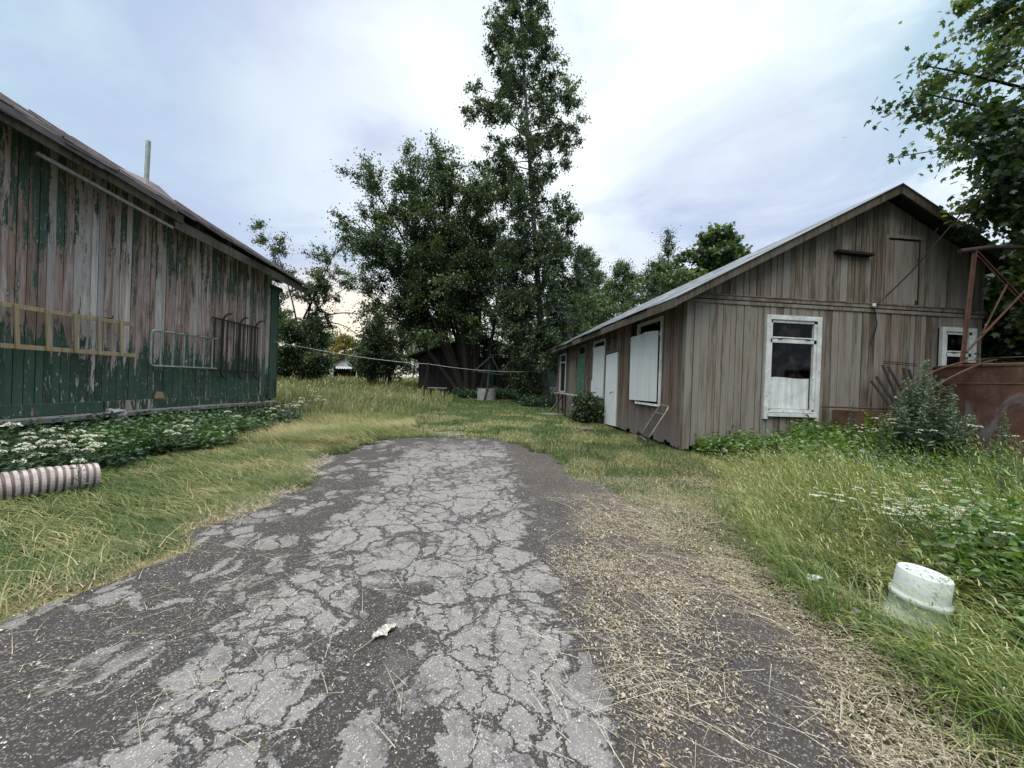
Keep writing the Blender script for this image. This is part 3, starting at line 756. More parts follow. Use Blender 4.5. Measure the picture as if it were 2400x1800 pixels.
def board(name, pts, o, th, mat_, label=None):           # pts: (y,z) outline
    k = len(pts); V = [sf(y, o, z) for y, z in pts] + [sf(y, o - th, z) for y, z in pts]
    F = [tuple(range(k)), tuple(range(2 * k - 1, k - 1, -1))] + [(i, i + k, (i + 1) % k + k, (i + 1) % k) for i in range(k)]
    mb = MB(); mb.add(V, F); o_ = mb.build(name, M[mat_], shed)
    if label: o_['label'] = label
    return o_
board('window_board', [(7.60, .85), (9.0, .83), (9.04, 2.36), (8.86, 2.375), (8.70, 2.36), (8.4, 2.375), (8.25, 2.40), (8.1, 2.385), (7.9, 2.375), (7.62, 2.345)], .052, .012, 'whiteboard')
board('window_board', [(10.98, .80), (12.17, .82), (12.15, 1.3), (12.02, 1.33), (12.03, 2.2), (12.12, 2.42), (11.95, 2.36), (11.5, 2.37), (10.92, 2.35)], .052, .012, 'whiteboard')
board('window_board', [(13.0, .84), (14.05, .80), (13.98, 2.22), (13.02, 2.24)], .035, .012, 'greenpanel', 'green painted sheet nailed over a side window')
board('window_board', [(14.22, .80), (15.26, .80), (15.22, 2.10), (14.30, 2.11)], .028, .014, 'brown', 'brown board covering a side opening')
dr = MB()
for p in ((sf(9.88, .058, .06), sf(10.74, .066, .04)),):
    a, b = np.array(p[0]), np.array(p[1]); th = np.array((.045, .006, 0)); up_ = np.array((0, 0, 2.01))
    dr.hexa([a, b, b + th, a + th, a + up_, b + up_, b + th + up_, a + th + up_])
door = dr.build('door', M['whitedoor'], shed, bevel=0.006)
hd = MB(); hd.tube([sf(10.02, .08, .98), sf(10.02, .13, .985), sf(10.12, .145, .93)], .012, 6); hd.build('handle', M['steel_dark'], door, origin=parent_world(door))
fr = MB()
for a, b, c_, d_ in ((9.72, 9.86, .05, 2.55), (10.84, 10.94, .05, 2.55), (9.86, 10.84, 2.09, 2.17)): frbox(fr, sf, a, b, -.04, .028, c_, d_, .4)
fr.build('door_frame', M['brown_side'], shed)
for y, t in ((9.16, .2), (12.75, .6), (12.9, .2), (14.12, .5), (15.45, .5), (15.8, .3)):
    st = MB(); frbox(st, sf, y - .035, y + .035, 0.0, .034, .1, 2.7, t); st.build('wall_batten', M['brown_side'], shed)
st = MB(); frbox(st, sf, 14.25, 15.2, .0, .045, 2.10, 2.18, .5); st.build('door_lintel', M['brown_side'], shed)
lp = MB(); lp.tube([sf(10.05, .0, 2.44), sf(10.08, .10, 2.47), sf(10.2, .17, 2.47), sf(10.30, .18, 2.42)], .012, 6); lp.lathe([(.02, .03), (.05, .0), (.055, -.05), (.03, -.11)], 10, sf(10.32, .18, 2.40))
lp.build('wall_lamp', M['steel_dark'], shed)
ins = MB(); ins.lathe([(.018, 0), (.03, .02), (.03, .05), (.015, .07)], 10, gf(7.44, .07, 2.82)); ins.build('insulator', M['porcelain'], shed)
r_ = np.random.default_rng(8)
for i in range(6):
    pb = MB(); blob(pb, sf(7.65 + i * .19 + r_.uniform(-.05, .05), .05, .765), (.02, r_.uniform(.03, .07), r_.uniform(.012, .03)), i)
    pb.build('paint_flake', M['white'], shed)

# wires
def wire(name, pts, r, mat_, label, cat):
    mb = MB(); mb.tube(pts, r, 6, cap=True); return tag(mb.build(name, M[mat_], origin=pts[0]), label, cat)
wire('power_cable', [gf(7.44, .08, 2.84), gf(7.60, .14, 3.02), gf(7.83, .35, 3.42), (8.2, 5.9, 4.2), (8.6, 5.2, 5.55), (9.6, 4.4, 7.6), (11.2, 3.2, 10.6)], .012, 'rubber', 'black power cable rising from the shed gable into the maple', 'cable')
wire('loose_wire', [gf(7.44, .07, 2.80), gf(7.50, .05, 2.70), gf(7.55, .04, 2.5), gf(7.50, .04, 2.3), gf(7.43, .05, 2.17), gf(7.42, .06, 2.10)], .010, 'rubber', 'short black wire end dangling down the gable wall', 'cable')

# ------------------------------------------------------------------ things around the brown shed
bed = empty('leaning_headboard', (3.45, 7.5, 0), 'rusty tubular bed headboard leaning on the shed wall below the big white board', 'bed frame')
def lb(u, v):                                 # u across (along the wall), v up the frame
    base = np.array((3.20, 6.95, 0.0)); top = np.array((3.67, 6.88, 0.80))
    across = np.array((0.15, .63, 0.0)) * (1 - v) + np.array((0.05, .48, 0.0)) * v
    return tuple(base + (top - base) * v + across * u)
mb = MB()
c1 = [lb(0.86 - .14 * 0, .88)] 
pth = [lb(0, -.02), lb(0, .45), lb(0, .86)] + [lb(.02, .93), lb(.08, .98), lb(.2, 1.0), lb(.8, 1.0), lb(.92, .98), lb(.98, .93)] + [lb(1, .86), lb(1, .45), lb(1, -.02)]
mb.tube(pth, .013, 8); mb.build('bent_tube', M['steel_bed'], bed, smooth=True)
for v in (.80, .16):
    mb = MB(); mb.tube([lb(0, v), lb(1, v)], .010, 6); mb.build('cross_bar', M['steel_bed'], bed)
for u in (.17, .34, .5, .67, .84):
    mb = MB(); mb.tube([lb(u, .16), lb(u, .80)], .006, 6); mb.build('bar', M['steel_dark'], bed)
for u in (0, 1):
    mb = MB(); p = np.array(lb(u, .18)); mb.box(p - (.02, .022, .05), p + (.02, .022, .05)); mb.build('bracket', M['steel_dark'], bed)

tb = empty('rough_bench_table', (3.1, 13.0, 0), 'narrow grey plank table on thin legs against the shed wall', 'table')
mb = MB()
for i, o in enumerate((0, .16)): mb.bar((3.02 + o, 11.1, .80 + .01 * i), (3.0 + o, 14.2, .82), .14, .03, tint=.3 + .3 * i)
mb.build('tabletop', M['greywood'], tb)
for x, y in ((3.0, 11.5), (3.15, 11.55), (2.98, 12.5), (3.0, 13.7), (3.18, 13.75)):
    mb = MB(); mb.bar((x + .02, y + .03, 0), (x, y, .80), .045, .045, up=(1, 0, 0)); mb.build('leg', M['darkwood'], tb)
mb = MB(); mb.bar((2.95, 14.9, .02), (3.2, 13.9, .72), .05, .05, up=(1, 0, 0)); mb.build('brace', M['greywood'], tb)
mb = MB(); mb.bar((2.35, 13.5, .05), (3.45, 13.75, .05), .22, .04); mb.bar((2.5, 13.25, .03), (3.4, 13.5, .035), .16, .035, tint=.2)
tag(mb.build('doorstep_planks', M['greywood'], origin=(2.9, 13.5, .0)), 'two grey planks lying on the grass before the shed table', 'planks')
mb = MB(); mb.box((2.62, 9.35, 0), (3.02, 9.65, .05)); 
tag(mb.build('paving_slab', M['slab'], origin=(2.8, 9.5, 0), bevel=.01), 'small pale slab in the grass below the leafy bush', 'slab')
mb = MB(); mb.add([(-.95, 7.85, .005), (-.55, 7.75, .005), (-.15, 8.1, .008), (-.2, 8.55, .008), (-.6, 8.6, .008), (-.9, 8.2, .005), (-.95, 7.85, -.06), (-.55, 7.75, -.06), (-.15, 8.1, -.06), (-.2, 8.55, -.06), (-.6, 8.6, -.06), (-.9, 8.2, -.06)],
                  [tuple(range(6)), tuple(range(11, 5, -1))] + [(i, i + 6, (i + 1) % 6 + 6, (i + 1) % 6) for i in range(6)])
tag(mb.build('concrete_slab', M['slab'], origin=(-.55, 8.2, 0)), 'broken concrete slab half buried in grass beyond the asphalt', 'slab')

# junk by the gable
sp = empty('spring_bed_base', (7.5, 6.2, 0), 'dark rusty spring bed base propped against the shed gable', 'bed base')
for i, (a, b, c_, d_) in enumerate(((7.28, 1.42, 7.62, .85), (7.38, 1.50, 7.75, .85), (7.50, 1.72, 7.80, .85), (7.62, 1.70, 7.95, .95), (7.93, 1.68, 8.02, .95), (8.05, 1.66, 8.12, 1.0))):
    mb = MB(); mb.bar((a, 6.36, b), (c_, 6.22, d_), .05, .012, up=(0, -1, .2)); mb.build('slat', M['steel_dark'], sp)
for z in (1.79, 1.755):
    mb = MB(); mb.tube([(7.50, 6.35, z), (8.15, 6.30, z - .03)], .009, 6); mb.build('rail', M['steel_dark'], sp)
for cx_, cz_ in ((7.85, 1.46), (7.86, 1.22)):
    mb = MB(); t_ = np.linspace(0, 8 * np.pi, 80)
    mb.tube([(cx_ + (.02 + .0036 * q) * math.cos(q), 6.30 - .0045 * q, cz_ + (.02 + .0036 * q) * math.sin(q)) for q in t_], .005, 5); mb.build('coil_spring', M['steel_dark'], sp)
mb = MB(); mb.tube([(6.40, 6.46, .905), (8.3, 6.40, .90)], .016, 8)
tag(mb.build('rusty_pipe', M['rust'], origin=(7.3, 6.43, .9)), 'long rusty pipe resting level across the scrap below the window', 'pipe')
bx = empty('rusty_steel_trough', (7.1, 6.15, 0), 'rusty steel trough with cut-down side standing under the gable', 'trough')
mb = MB()
mb.box((6.50, 5.95, .0), (7.9, 5.97, .60)); mb.box((6.50, 5.97, .0), (6.52, 6.35, .86)); mb.box((6.52, 6.33, .0), (7.9, 6.35, .86)); mb.box((7.88, 5.97, .0), (7.9, 6.33, .8)); mb.box((6.52, 5.97, .05), (7.88, 6.33, .07))
mb.build('trough_walls', M['rust'], bx)
mb = MB(); mb.box((6.50, 5.93, .60), (6.68, 5.968, .86)); mb.box((6.95, 5.93, .60), (7.9, 5.968, .80)); mb.build('upper_side', M['rust'], bx)

# tank
TC, TR, TH = (8.80, 4.98), 1.25, 1.67
tk = empty('rusty_tank', (TC[0], TC[1], 0), 'big round rust-brown steel tank standing by the shed gable', 'tank')
mb = MB(); mb.lathe([(TR, 0), (TR, .40), (TR + .004, .405), (TR, .41), (TR - .008, 1.0), (TR, TH - .29), (TR + .008, TH - .285), (TR + .002, TH - .275), (TR, TH - .03), (TR + .012, TH - .028), (TR + .012, TH), (TR - .02, TH), (TR - .02, .1)], 96, (TC[0], TC[1], 0), caps=False)
mb.lathe([(TR - .02, .1), (.01, .1)], 96, (TC[0], TC[1], 0), caps=False)
mb.build('tank_shell', M['rusttank'], tk, smooth=False)
mb = MB(); mb.lathe([(TR - .03, TH + .002), (TR + .004, TH + .002), (TR + .004, TH + .016), (TR - .03, TH + .016)], 96, (TC[0], TC[1], 0), caps=False)
mb.build('rim', plainmat('ochre_rim', (0.26, 0.17, 0.075), .8, var=.5, scale=5, dirt=((.09, .05, .03), .6)), tk)
for i, (a, b, c_, w_) in enumerate((((6.70, 5.35, 1.22), (7.35, 5.25, 1.66), (8.15, 5.0, 1.80), .035), ((6.85, 5.15, 1.25), (7.55, 5.0, 1.69), (8.0, 4.95, 1.74), .03))):
    mb = MB(); t_ = np.linspace(0, 1, 12); a, b, c_ = map(np.array, (a, b, c_))
    pts = [(1 - q) ** 2 * a + 2 * q * (1 - q) * (2 * b - (a + c_) / 2) + q * q * c_ for q in t_]
    for p, q in zip(pts[:-1], pts[1:]): mb.bar(p, q, w_, .012)
    tag(mb.build('bent_bar', M['rust'], origin=tuple(a)), ('longer' if i == 0 else 'shorter') + ' bent rusty bar hooked over the tank rim', 'metal bar', 'rusty bars bent over the tank rim')
mb = MB(); mb.bar((7.75, 5.0, 1.78), (8.25, 4.9, 1.815), .16, .012); mb.bar((8.1, 5.1, 1.74), (9.2, 4.7, 1.72), .10, .015)
tag(mb.build('sheet_offcut', M['rust'], origin=(8.0, 5.0, 1.78)), 'flat rusty sheet offcuts lying across the tank top', 'scrap metal')

ty = 5.5
tr_ = empty('rusty_lattice', (8.0, ty, 1.69), 'rusty angle-iron lattice frame standing on top of the tank', 'lattice')
def tbar(a, b, nm='strut', w_=.034, off=0.0):
    mb = MB(); a = (a[0], ty - off, a[1]); b = (b[0], ty - off, b[1])
    mb.bar(a, b, w_, .010, up=(0, 1, 0)); d = np.array(b) - np.array(a); d /= np.linalg.norm(d); sd = np.cross(d, (0, 1, 0)) * w_ / 2
    mb.bar(np.array(a) + sd + np.array((0, -w_ / 2, 0)), np.array(b) + sd + np.array((0, -w_ / 2, 0)), .010, w_, up=(0, 1, 0))
    mb.build(nm, M['rust'], tr_)
tbar((8.06, 3.62), (7.905, 1.69), 'post', .036)
tbar((8.08, 3.55), (9.62, 2.28), off=.01); tbar((7.95, 1.90), (9.62, 3.60), off=.03); tbar((8.20, 2.21), (8.63, 3.05), 'thin_brace', .022, .05); tbar((9.62, 3.7), (9.62, 1.69), 'post', .036)
tbar((7.9, 1.71), (9.7, 1.71), 'foot_rail', .05, .02)
mb = MB(); mb.tube([(7.80, ty, 3.56), (8.35, ty - .02, 3.66), (9.8, ty - .05, 3.74)], .036, 10); mb.build('top_pipe', M['steel_dark'], tr_)

# bucket upside down in the grass
bk = empty('upturned_bucket', (2.165, 1.65, -.005), 'white plastic bucket standing upside down in the long grass', 'bucket')
mb = MB()
mb.lathe([(.168, -.03), (.166, .0), (.170, .01), (.170, .022), (.163, .024), (.160, .060), (.168, .062), (.168, .075), (.158, .078), (.156, .165), (.166, .167), (.167, .188), (.1535, .190), (.151, .20), (.146, .296), (.141, .302), (.13, .303), (.12, .298), (.01, .297)], 48, (0, 0, 0))
o_ = mb.build('bucket_wall', M['bucket'], smooth=True); o_.parent = bk
mb = MB(); r_ = np.random.default_rng(3)
for i in range(16):
    a, rr = r_.uniform(0, 6.28), .12 * math.sqrt(r_.uniform()); l_ = r_.uniform(.01, .05); ph = r_.uniform(0, 3.14)
    mb.bar((rr * math.cos(a) - l_ / 2 * math.cos(ph), rr * math.sin(a) - l_ / 2 * math.sin(ph), .299), (rr * math.cos(a) + l_ / 2 * math.cos(ph), rr * math.sin(a) + l_ / 2 * math.sin(ph), .300), .0025, .0012)
o_ = mb.build('dirt_flecks', M['fascia']); o_.parent = bk
hw = MB(); hw.tube([(.172 * math.cos(a), .172 * math.sin(a), .05 - .0 + .03 * abs(math.sin(a))) for a in np.linspace(-.5, 2.2, 16)], .004, 6)
o_ = hw.build('wire_handle', M['steel_grey']); o_.parent = bk
bk.rotation_euler = (R(4), R(5), 0); bk.scale = (.66, .66, 1.02)

mb = MB(); blob(mb, (1.97, 2.0, .085), (.034, .022, .014), 9, rough=.9)
tag(mb.build('crumpled_paper', M['paper'], origin=(1.98, 2.01, .03)), 'scrap of crumpled white paper lying in the grass', 'paper')

# ------------------------------------------------------------------ GROUND AND ROAD
def gz(x, y):                                  # terrain height
    x = np.asarray(x, float); y = np.asarray(y, float)
    rise = np.clip((y - 19) * 0.030, 0, 1.1)
    bumps = 0.03 * np.sin(x * 1.3 + 0.7) * np.sin(y * 0.9) + 0.015 * np.sin(x * 3.1) * np.sin(y * 2.7 + 1)
    d = np.clip((np.abs(x + 0.2) - 2.2) / 1.0, 0, 1) + np.clip((y - 8.2) / 1.5, 0, 1)
    return rise + bumps * np.clip(d, 0, 1) - 0.012
LX = ([-9, .5, 1.92, 2.69, 3.4, 4.25, 5.0, 5.62, 6.4, 7.0, 7.4, 7.7], [-2.9, -2.45, -2.13, -1.95, -1.86, -1.85, -2.0, -2.12, -1.95, -1.72, -1.30, -.5])
RXx = ([-9, .5, 1.04, 1.31, 1.72, 2.27, 3.17, 3.93, 4.9, 5.91, 6.8, 7.4, 7.7], [1.2, 1.36, 1.43, 1.49, 1.57, 1.61, 1.53, 1.53, 1.36, 1.14, .95, .62, .0])
roadL = lambda y: np.interp(y, *LX); roadR = lambda y: np.interp(y, *RXx)
def wob(x, y, k=1.0):
    return k * (0.10 * np.sin(3.1 * y + 1.3 * x) + 0.07 * np.sin(7.3 * y + 2.1) + 0.05 * np.sin(13.7 * y + .4 + 3 * x))
def inroad(x, y, m=0.0):
    return (x > roadL(y) + wob(1, y) - m) & (x < roadR(y) + wob(2, y) + m) & (y < 7.68 + 0.12 * np.sin(4 * x) + .06 * np.sin(11 * x) + m)

m, n = newmat('meadow_soil'); p = n.pos()
a = n.noise(p, 0.8, 6, .6, .4); b = n.noise(p, 9.0, 6, .7, .5); c_ = n.noise(p, 40.0, 4, .7)
col = n.ramp(n.math('ADD', n.math('MULTIPLY', a, .5), n.math('MULTIPLY', b, .5)), [(.30, (.012, .015, .007)), (.46, (.032, .038, .015)), (.60, (.070, .072, .030)), (.74, (.16, .13, .07))])
col = n.mix(n.math('MULTIPLY', c_, .5), col, (.03, .028, .018, 1))
finish(n, col, .95, n.bump(n.math('ADD', b, c_), .8, .03), 0, .1); M['soil'] = m

xs = np.concatenate([np.linspace(-260, -22, 30), np.arange(-20, 20, .4), np.linspace(22, 260, 30)])
ysg = np.concatenate([np.linspace(-80, -8, 14), np.arange(-7, 30, .4), np.linspace(31, 70, 30), np.linspace(80, 420, 20)])
X, Y = np.meshgrid(xs, ysg); Z = gz(X, Y); nx, ny = len(xs), len(ysg)
inside = inroad(X, Y, -0.25); Z = np.where(inside, Z - .02, Z)
idx = np.arange(nx * ny).reshape(ny, nx)
Q = np.stack([idx[:-1, :-1], idx[:-1, 1:], idx[1:, 1:], idx[1:, :-1]], -1).reshape(-1, 4)
tag(big_mesh('ground', np.stack([X, Y, Z], -1).reshape(-1, 3), Q, m=M['soil'], smooth=True), kind='structure')

# cracked old asphalt
m, n = newmat('cracked_asphalt'); p = n.pos()
px_, py_, _ = n.sep(p)
ws = n.noise(p, 3.0, 5, .6, 0, True); ws2 = n.noise(p, 14.0, 4, .65, 0, True)
pw_ = n.vmath('ADD', n.vmath('ADD', p, n.vmath('SCALE', n.vmath('SUBTRACT', ws, (.5, .5, .5)), None, .34)), n.vmath('ADD', n.vmath('SCALE', n.vmath('SUBTRACT', ws2, (.5, .5, .5)), None, .09), n.vmath('SCALE', n.vmath('SUBTRACT', n.noise(p, 48.0, 3, .7, 0, True), (.5, .5, .5)), None, .045)))
flat = n.mapping(pw_, (1, 0.82, 0))
wide = n.noise(p, 1.5, 5, .6, .4)
e1 = n.voro(flat, 6.6, 'DISTANCE_TO_EDGE'); e2 = n.voro(n.mapping(flat, (1, 1, 1), (3.3, 1.7, 0)), 2.6, 'DISTANCE_TO_EDGE'); e3 = n.voro(n.mapping(flat, (1, 1, 1), (8.3, 5.7, 0)), 13.0, 'DISTANCE_TO_EDGE')
fine = n.noise(p, 5.0, 4, .6)
wd = n.math('MULTIPLY', n.step(wide, .42, .72), .040)
wd = n.math('ADD', wd, n.math('MULTIPLY', n.step(fine, .48, .75), .032))
def crackline(e, w0, w1):
    q = n.math('SUBTRACT', e, w1)
    return n.istep(q, 0.0, w0)
cr1 = n.math('MULTIPLY', crackline(e1, .036, n.math('MULTIPLY_ADD', wd, 1.0, -.012)), n.step(n.math('ADD', wide, n.math('MULTIPLY', fine, .6)), .56, .74))
cr2 = crackline(e2, .018, n.math('MULTIPLY', wd, .45))
cr3 = n.math('MULTIPLY', crackline(e3, .06, wd), n.step(n.math('ADD', wide, n.math('MULTIPLY', fine, .4)), .66, .84))
crack = n.math('MAXIMUM', n.math('MAXIMUM', cr1, cr2), n.math('MULTIPLY', cr3, .8))
# where the smooth surface survives: a band along the middle, gravelly margins, a worn hollow near the front
bn = n.noise(p, 2.2, 6, .65, .5); bn2 = n.noise(p, 9.0, 8, .75, .3)
edge = n.math('ADD', n.math('MULTIPLY', n.math('SUBTRACT', bn, .5), 1.0), n.math('MULTIPLY', n.math('SUBTRACT', bn2, .5), .45))
lx = n.math('ADD', px_, edge)
leftlim = n.math('MULTIPLY_ADD', n.math('MINIMUM', n.math('ABSOLUTE', n.math('SUBTRACT', py_, 3.6)), 3.0), -.05, -1.02)
surv = n.math('MULTIPLY', n.step(n.math('SUBTRACT', lx, leftlim), -.035, .035), n.istep(lx, .41, .49))
hol = n.math('MULTIPLY', n.istep(n.math('ABSOLUTE', n.math('ADD', lx, n.math('MULTIPLY_ADD', n.math('SUBTRACT', py_, 1.1), .18, .26))), .165, .20), n.istep(n.math('ADD', py_, n.math('MULTIPLY', edge, .8)), 2.02, 2.14))
surv = n.math('MULTIPLY', surv, n.math('SUBTRACT', 1.0, hol))
farfade = n.istep(n.math('ADD', py_, edge), 6.0, 7.3); surv = n.math('MULTIPLY', surv, farfade)
frag = n.math('MULTIPLY', n.math('MULTIPLY', n.step(n.voro(flat, 6.6, 'F1', 'Color'), .50, .54), n.step(bn, .36, .48)), n.math('MULTIPLY', n.step(e1, .04, .08), n.istep(px_, .3, .8)))
surv = n.math('MAXIMUM', surv, n.math('MULTIPLY', frag, .85))
surv = n.math('MULTIPLY', surv, n.math('SUBTRACT', 1.0, n.math('MULTIPLY', crack, .97)))
# aggregate
ag = n.voro(p, 150.0, 'F1', 'Color'); agd = n.voro(p, 150.0, 'F1')
agv = n.math('FRACT', n.math('MULTIPLY', n.sep(ag)[0], 7.3))
speck = n.math('MULTIPLY', n.step(agv, .55, .80), n.istep(agd, .30, .52))
ag2 = n.voro(p, 70.0, 'F1', 'Color'); ag2v = n.sep(ag2)[1]; ag2d = n.voro(p, 70.0, 'F1')
peb = n.math('MULTIPLY', n.step(ag2v, .80, .86), n.istep(ag2d, .20, .38))
dust = n.noise(p, 60, 4, .7)
light = n.mix(dust, (.135, .128, .125, 1), (.285, .27, .264, 1))
light = n.mix(n.math('MULTIPLY', n.step(bn2, .40, .72), .55), light, (.13, .122, .118, 1))
pit = n.voro(p, 30.0, 'F1'); pitm = n.math('MULTIPLY', n.istep(pit, .10, .22), n.step(n.sep(n.voro(p, 30.0, 'F1', 'Color'))[0], .72, .76))
light = n.mix(n.math('MULTIPLY', pitm, .8), light, (.035, .032, .030, 1))
light = n.mix(n.math('MULTIPLY', speck, .6), light, (.50, .49, .49, 1))
darkg = n.mix(dust, (.013, .012, .0115, 1), (.082, .073, .070, 1))
brown = n.noise(p, 1.1, 4, .6)
darkg = n.mix(n.math('MULTIPLY', n.math('MULTIPLY', n.step(px_, .2, 1.0), n.step(brown, .35, .6)), .40), darkg, (.10, .075, .056, 1))
darkg = n.mix(n.math('MULTIPLY', n.math('MAXIMUM', n.math('MULTIPLY', speck, .55), n.math('MULTIPLY', peb, .7)), .8), darkg, (.36, .345, .34, 1))
col = n.mix(surv, darkg, light)
tuft_n = n.noise(p, 7.0, 3, .6); col = n.mix(n.math('MULTIPLY', n.math('MULTIPLY', crack, n.step(tuft_n, .62, .72)), .5), col, (.10, .095, .045, 1))
hgt = n.math('ADD', n.math('MULTIPLY', surv, 1.2), n.math('ADD', n.math('MULTIPLY', agd, -.25), n.math('MULTIPLY', dust, .35)))
finish(n, col, .85, n.bump(hgt, .9, .012), 0, .25); M['asphalt'] = m
yy = np.concatenate([np.linspace(-9, .4, 20), np.arange(.5, 7.82, .04)]); tt = np.linspace(0, 1, 90)
V = []
for y in yy:
    l_, r2 = roadL(y) + wob(1, y), roadR(y) + wob(2, y)
    V.append(np.stack([l_ + (r2 - l_) * tt, np.full(90, y), np.zeros(90)], 1))
V = np.concatenate(V); keep = inroad(V[:, 0], V[:, 1], .001)
V[:, 2] = 0.004 + 0.006 * np.sin(V[:, 0] * 2.2) * np.sin(V[:, 1] * 1.7)
edgef = np.minimum(np.minimum((V[:, 0] - roadL(V[:, 1]) - wob(1, V[:, 1])), (roadR(V[:, 1]) + wob(2, V[:, 1]) - V[:, 0])) / .25, 1)
V[:, 2] -= .02 * (1 - np.clip(edgef, 0, 1)) ** 2 - .006
idx = np.arange(len(yy) * 90).reshape(len(yy), 90)
Q = np.stack([idx[:-1, :-1], idx[:-1, 1:], idx[1:, 1:], idx[1:, :-1]], -1).reshape(-1, 4)
Q = Q[keep[Q].all(1)]
tag(big_mesh('road', V, Q, m=M['asphalt'], smooth=True), kind='structure')

# ------------------------------------------------------------------ PLANT GENERATORS
def frames(dirs, roll):
    """orthonormal frames with +Y along dirs"""
    y = dirs / (np.linalg.norm(dirs, axis=1)[:, None] + 1e-9)
    ref = np.where(np.abs(y[:, 2:3]) < .95, np.array([[0, 0, 1.0]]), np.array([[1.0, 0, 0]]))
    x = np.cross(y, ref); x /= np.linalg.norm(x, axis=1)[:, None] + 1e-9
    z = np.cross(x, y); c_, s_ = np.cos(roll)[:, None], np.sin(roll)[:, None]
    return x * c_ + z * s_, y, -x * s_ + z * c_
def scatter(tv, P, dirs, roll, size):
    x, y, z = frames(dirs, roll); size = np.broadcast_to(size, (len(P),))[:, None, None]
    V = (tv[None, :, 0:1] * x[:, None] + tv[None, :, 1:2] * y[:, None] + tv[None, :, 2:3] * z[:, None]) * size + P[:, None]
    return V.reshape(-1, 3)
LEAF = {'oval': (np.array([(0, 0, 0), (.30, .45, .05), (0, 1, -.08), (-.30, .45, .05)]), np.array([(0, 1, 2, 3)])),
        'round': (np.array([(0, 0, 0), (.32, .22, .04), (.36, .6, .05), (0, 1, -.06), (-.36, .6, .05), (-.32, .22, .04)]), np.array([(0, 1, 2, 3), (0, 3, 4, 5)])),
        'long': (np.array([(0, 0, 0), (.12, .4, .03), (0, 1, -.12), (-.12, .4, .03)]), np.array([(0, 1, 2, 3)])),
        'nettle': (np.array([(0, 0, 0), (.24, .18, .03), (.27, .45, .04), (0, 1, -.15), (-.27, .45, .04), (-.24, .18, .03)]), np.array([(0, 1, 2, 3), (0, 3, 4, 5)])),
        'maple': (np.array([(0, 0, 0), (.22, .10, 0), (.55, .12, -.05), (.36, .34, .02), (.62, .66, -.08), (.24, .62, .02), (0, 1.05, -.10), (-.24, .62, .02), (-.62, .66, -.08), (-.36, .34, .02), (-.55, .12, -.05), (-.22, .10, 0)]),
                  np.array([(0, 1, 2, 3), (0, 3, 4, 5), (0, 5, 6, 7), (0, 7, 8, 9), (0, 9, 10, 11)]))}
def leaves(name, kind, P, dirs, size, tint, m, parent=None, r_=rng):
    tv, tq = LEAF[kind]; N = len(P)
    V = scatter(tv, P, dirs, r_.normal(0, .9, N), size)
    Q = (tq[None] + (np.arange(N) * len(tv))[:, None, None]).reshape(-1, 4)
    return big_mesh(name, V, Q, tint=np.repeat(tint, len(tv)), m=m, parent=parent)
def blades(P, h, az, lean, wdt, tint, droop=.35, seg=3):
    """curved tapering grass blades -> V, quads, tris, tint; lean = horizontal reach / height"""
    N = len(P); ts = np.linspace(0, 1, seg + 1)
    d = np.stack([np.cos(az), np.sin(az), np.zeros(N)], 1); s_ = np.stack([-np.sin(az), np.cos(az), np.zeros(N)], 1)
    tw = rng.uniform(-.6, .6, N)[:, None]; s_ = s_ * np.cos(tw) + d * np.sin(tw)
    rows = []
    for t in ts:
        c_ = P + d * (h * lean * (0.25 * t + .75 * t * t))[:, None] + np.array([0, 0, 1.0]) * (h * (t - droop * t * t * t * np.minimum(lean, 1.2)))[:, None]
        if t < .999:
            ww = (wdt * (1 - .75 * t))[:, None] * .5; rows += [c_ - s_ * ww, c_ + s_ * ww]
        else: rows.append(c_)
    V = np.stack(rows, 1); k = V.shape[1]; b = (np.arange(N) * k)[:, None]
    q = np.concatenate([b + np.array([[2 * i, 2 * i + 1, 2 * i + 3, 2 * i + 2]]) for i in range(seg - 1)], 0)
    t3 = b + np.array([[2 * seg - 2, 2 * seg - 1, 2 * seg]])
    tt_ = np.repeat(tint, k)
    return V.reshape(-1, 3), q, t3, tt_
class Stuff:
    def __init__(s): s.V = []; s.q = []; s.t = []; s.a = []; s.k = 0
    def add(s, V, q, t, a):
        s.V.append(V); s.a.append(a)
        if q is not None: s.q.append(q + s.k)
        if t is not None: s.t.append(t + s.k)
        s.k += len(V)
    def build(s, name, m, label, cat):
        o = big_mesh(name, np.concatenate(s.V), np.concatenate(s.q) if s.q else None, np.concatenate(s.t) if s.t else None, np.concatenate(s.a), m)
        return tag(o, label, cat, kind='stuff')
def noise2(x, y, f=1.0, s=0.0):
    return (np.sin(f * 1.7 * x + 2.3 * np.sin(f * .9 * y + s) + s) * np.sin(f * 1.3 * y + 1.7 * np.sin(f * 1.1 * x - s) + 2 * s) + .5 * np.sin(f * 4.1 * x + s * 3 + f * 2.2 * y) * np.sin(f * 3.7 * y - f * 1.6 * x)) / 1.5
def in_build(x, y, pad=0.0):
    rel = np.stack([x - BA[0], y - BA[1]], -1); s_ = rel @ BU; o_ = rel @ BN
    b1 = (s_ > S0 - pad) & (s_ < S1 + pad) & (o_ < .02 + pad) & (o_ > DEP)
    b2 = (x > XS - .03 - pad) & (x < XE) & (y > YG - .03 - pad) & (y < YF + pad)
    return b1 | b2
def clear_mask(x, y):
    c1 = (np.hypot(x - 2.2, y - 1.66) > .19) & (np.hypot(x - TC[0], y - TC[1]) > TR + .02)
    return c1 & ~in_build(x, y)

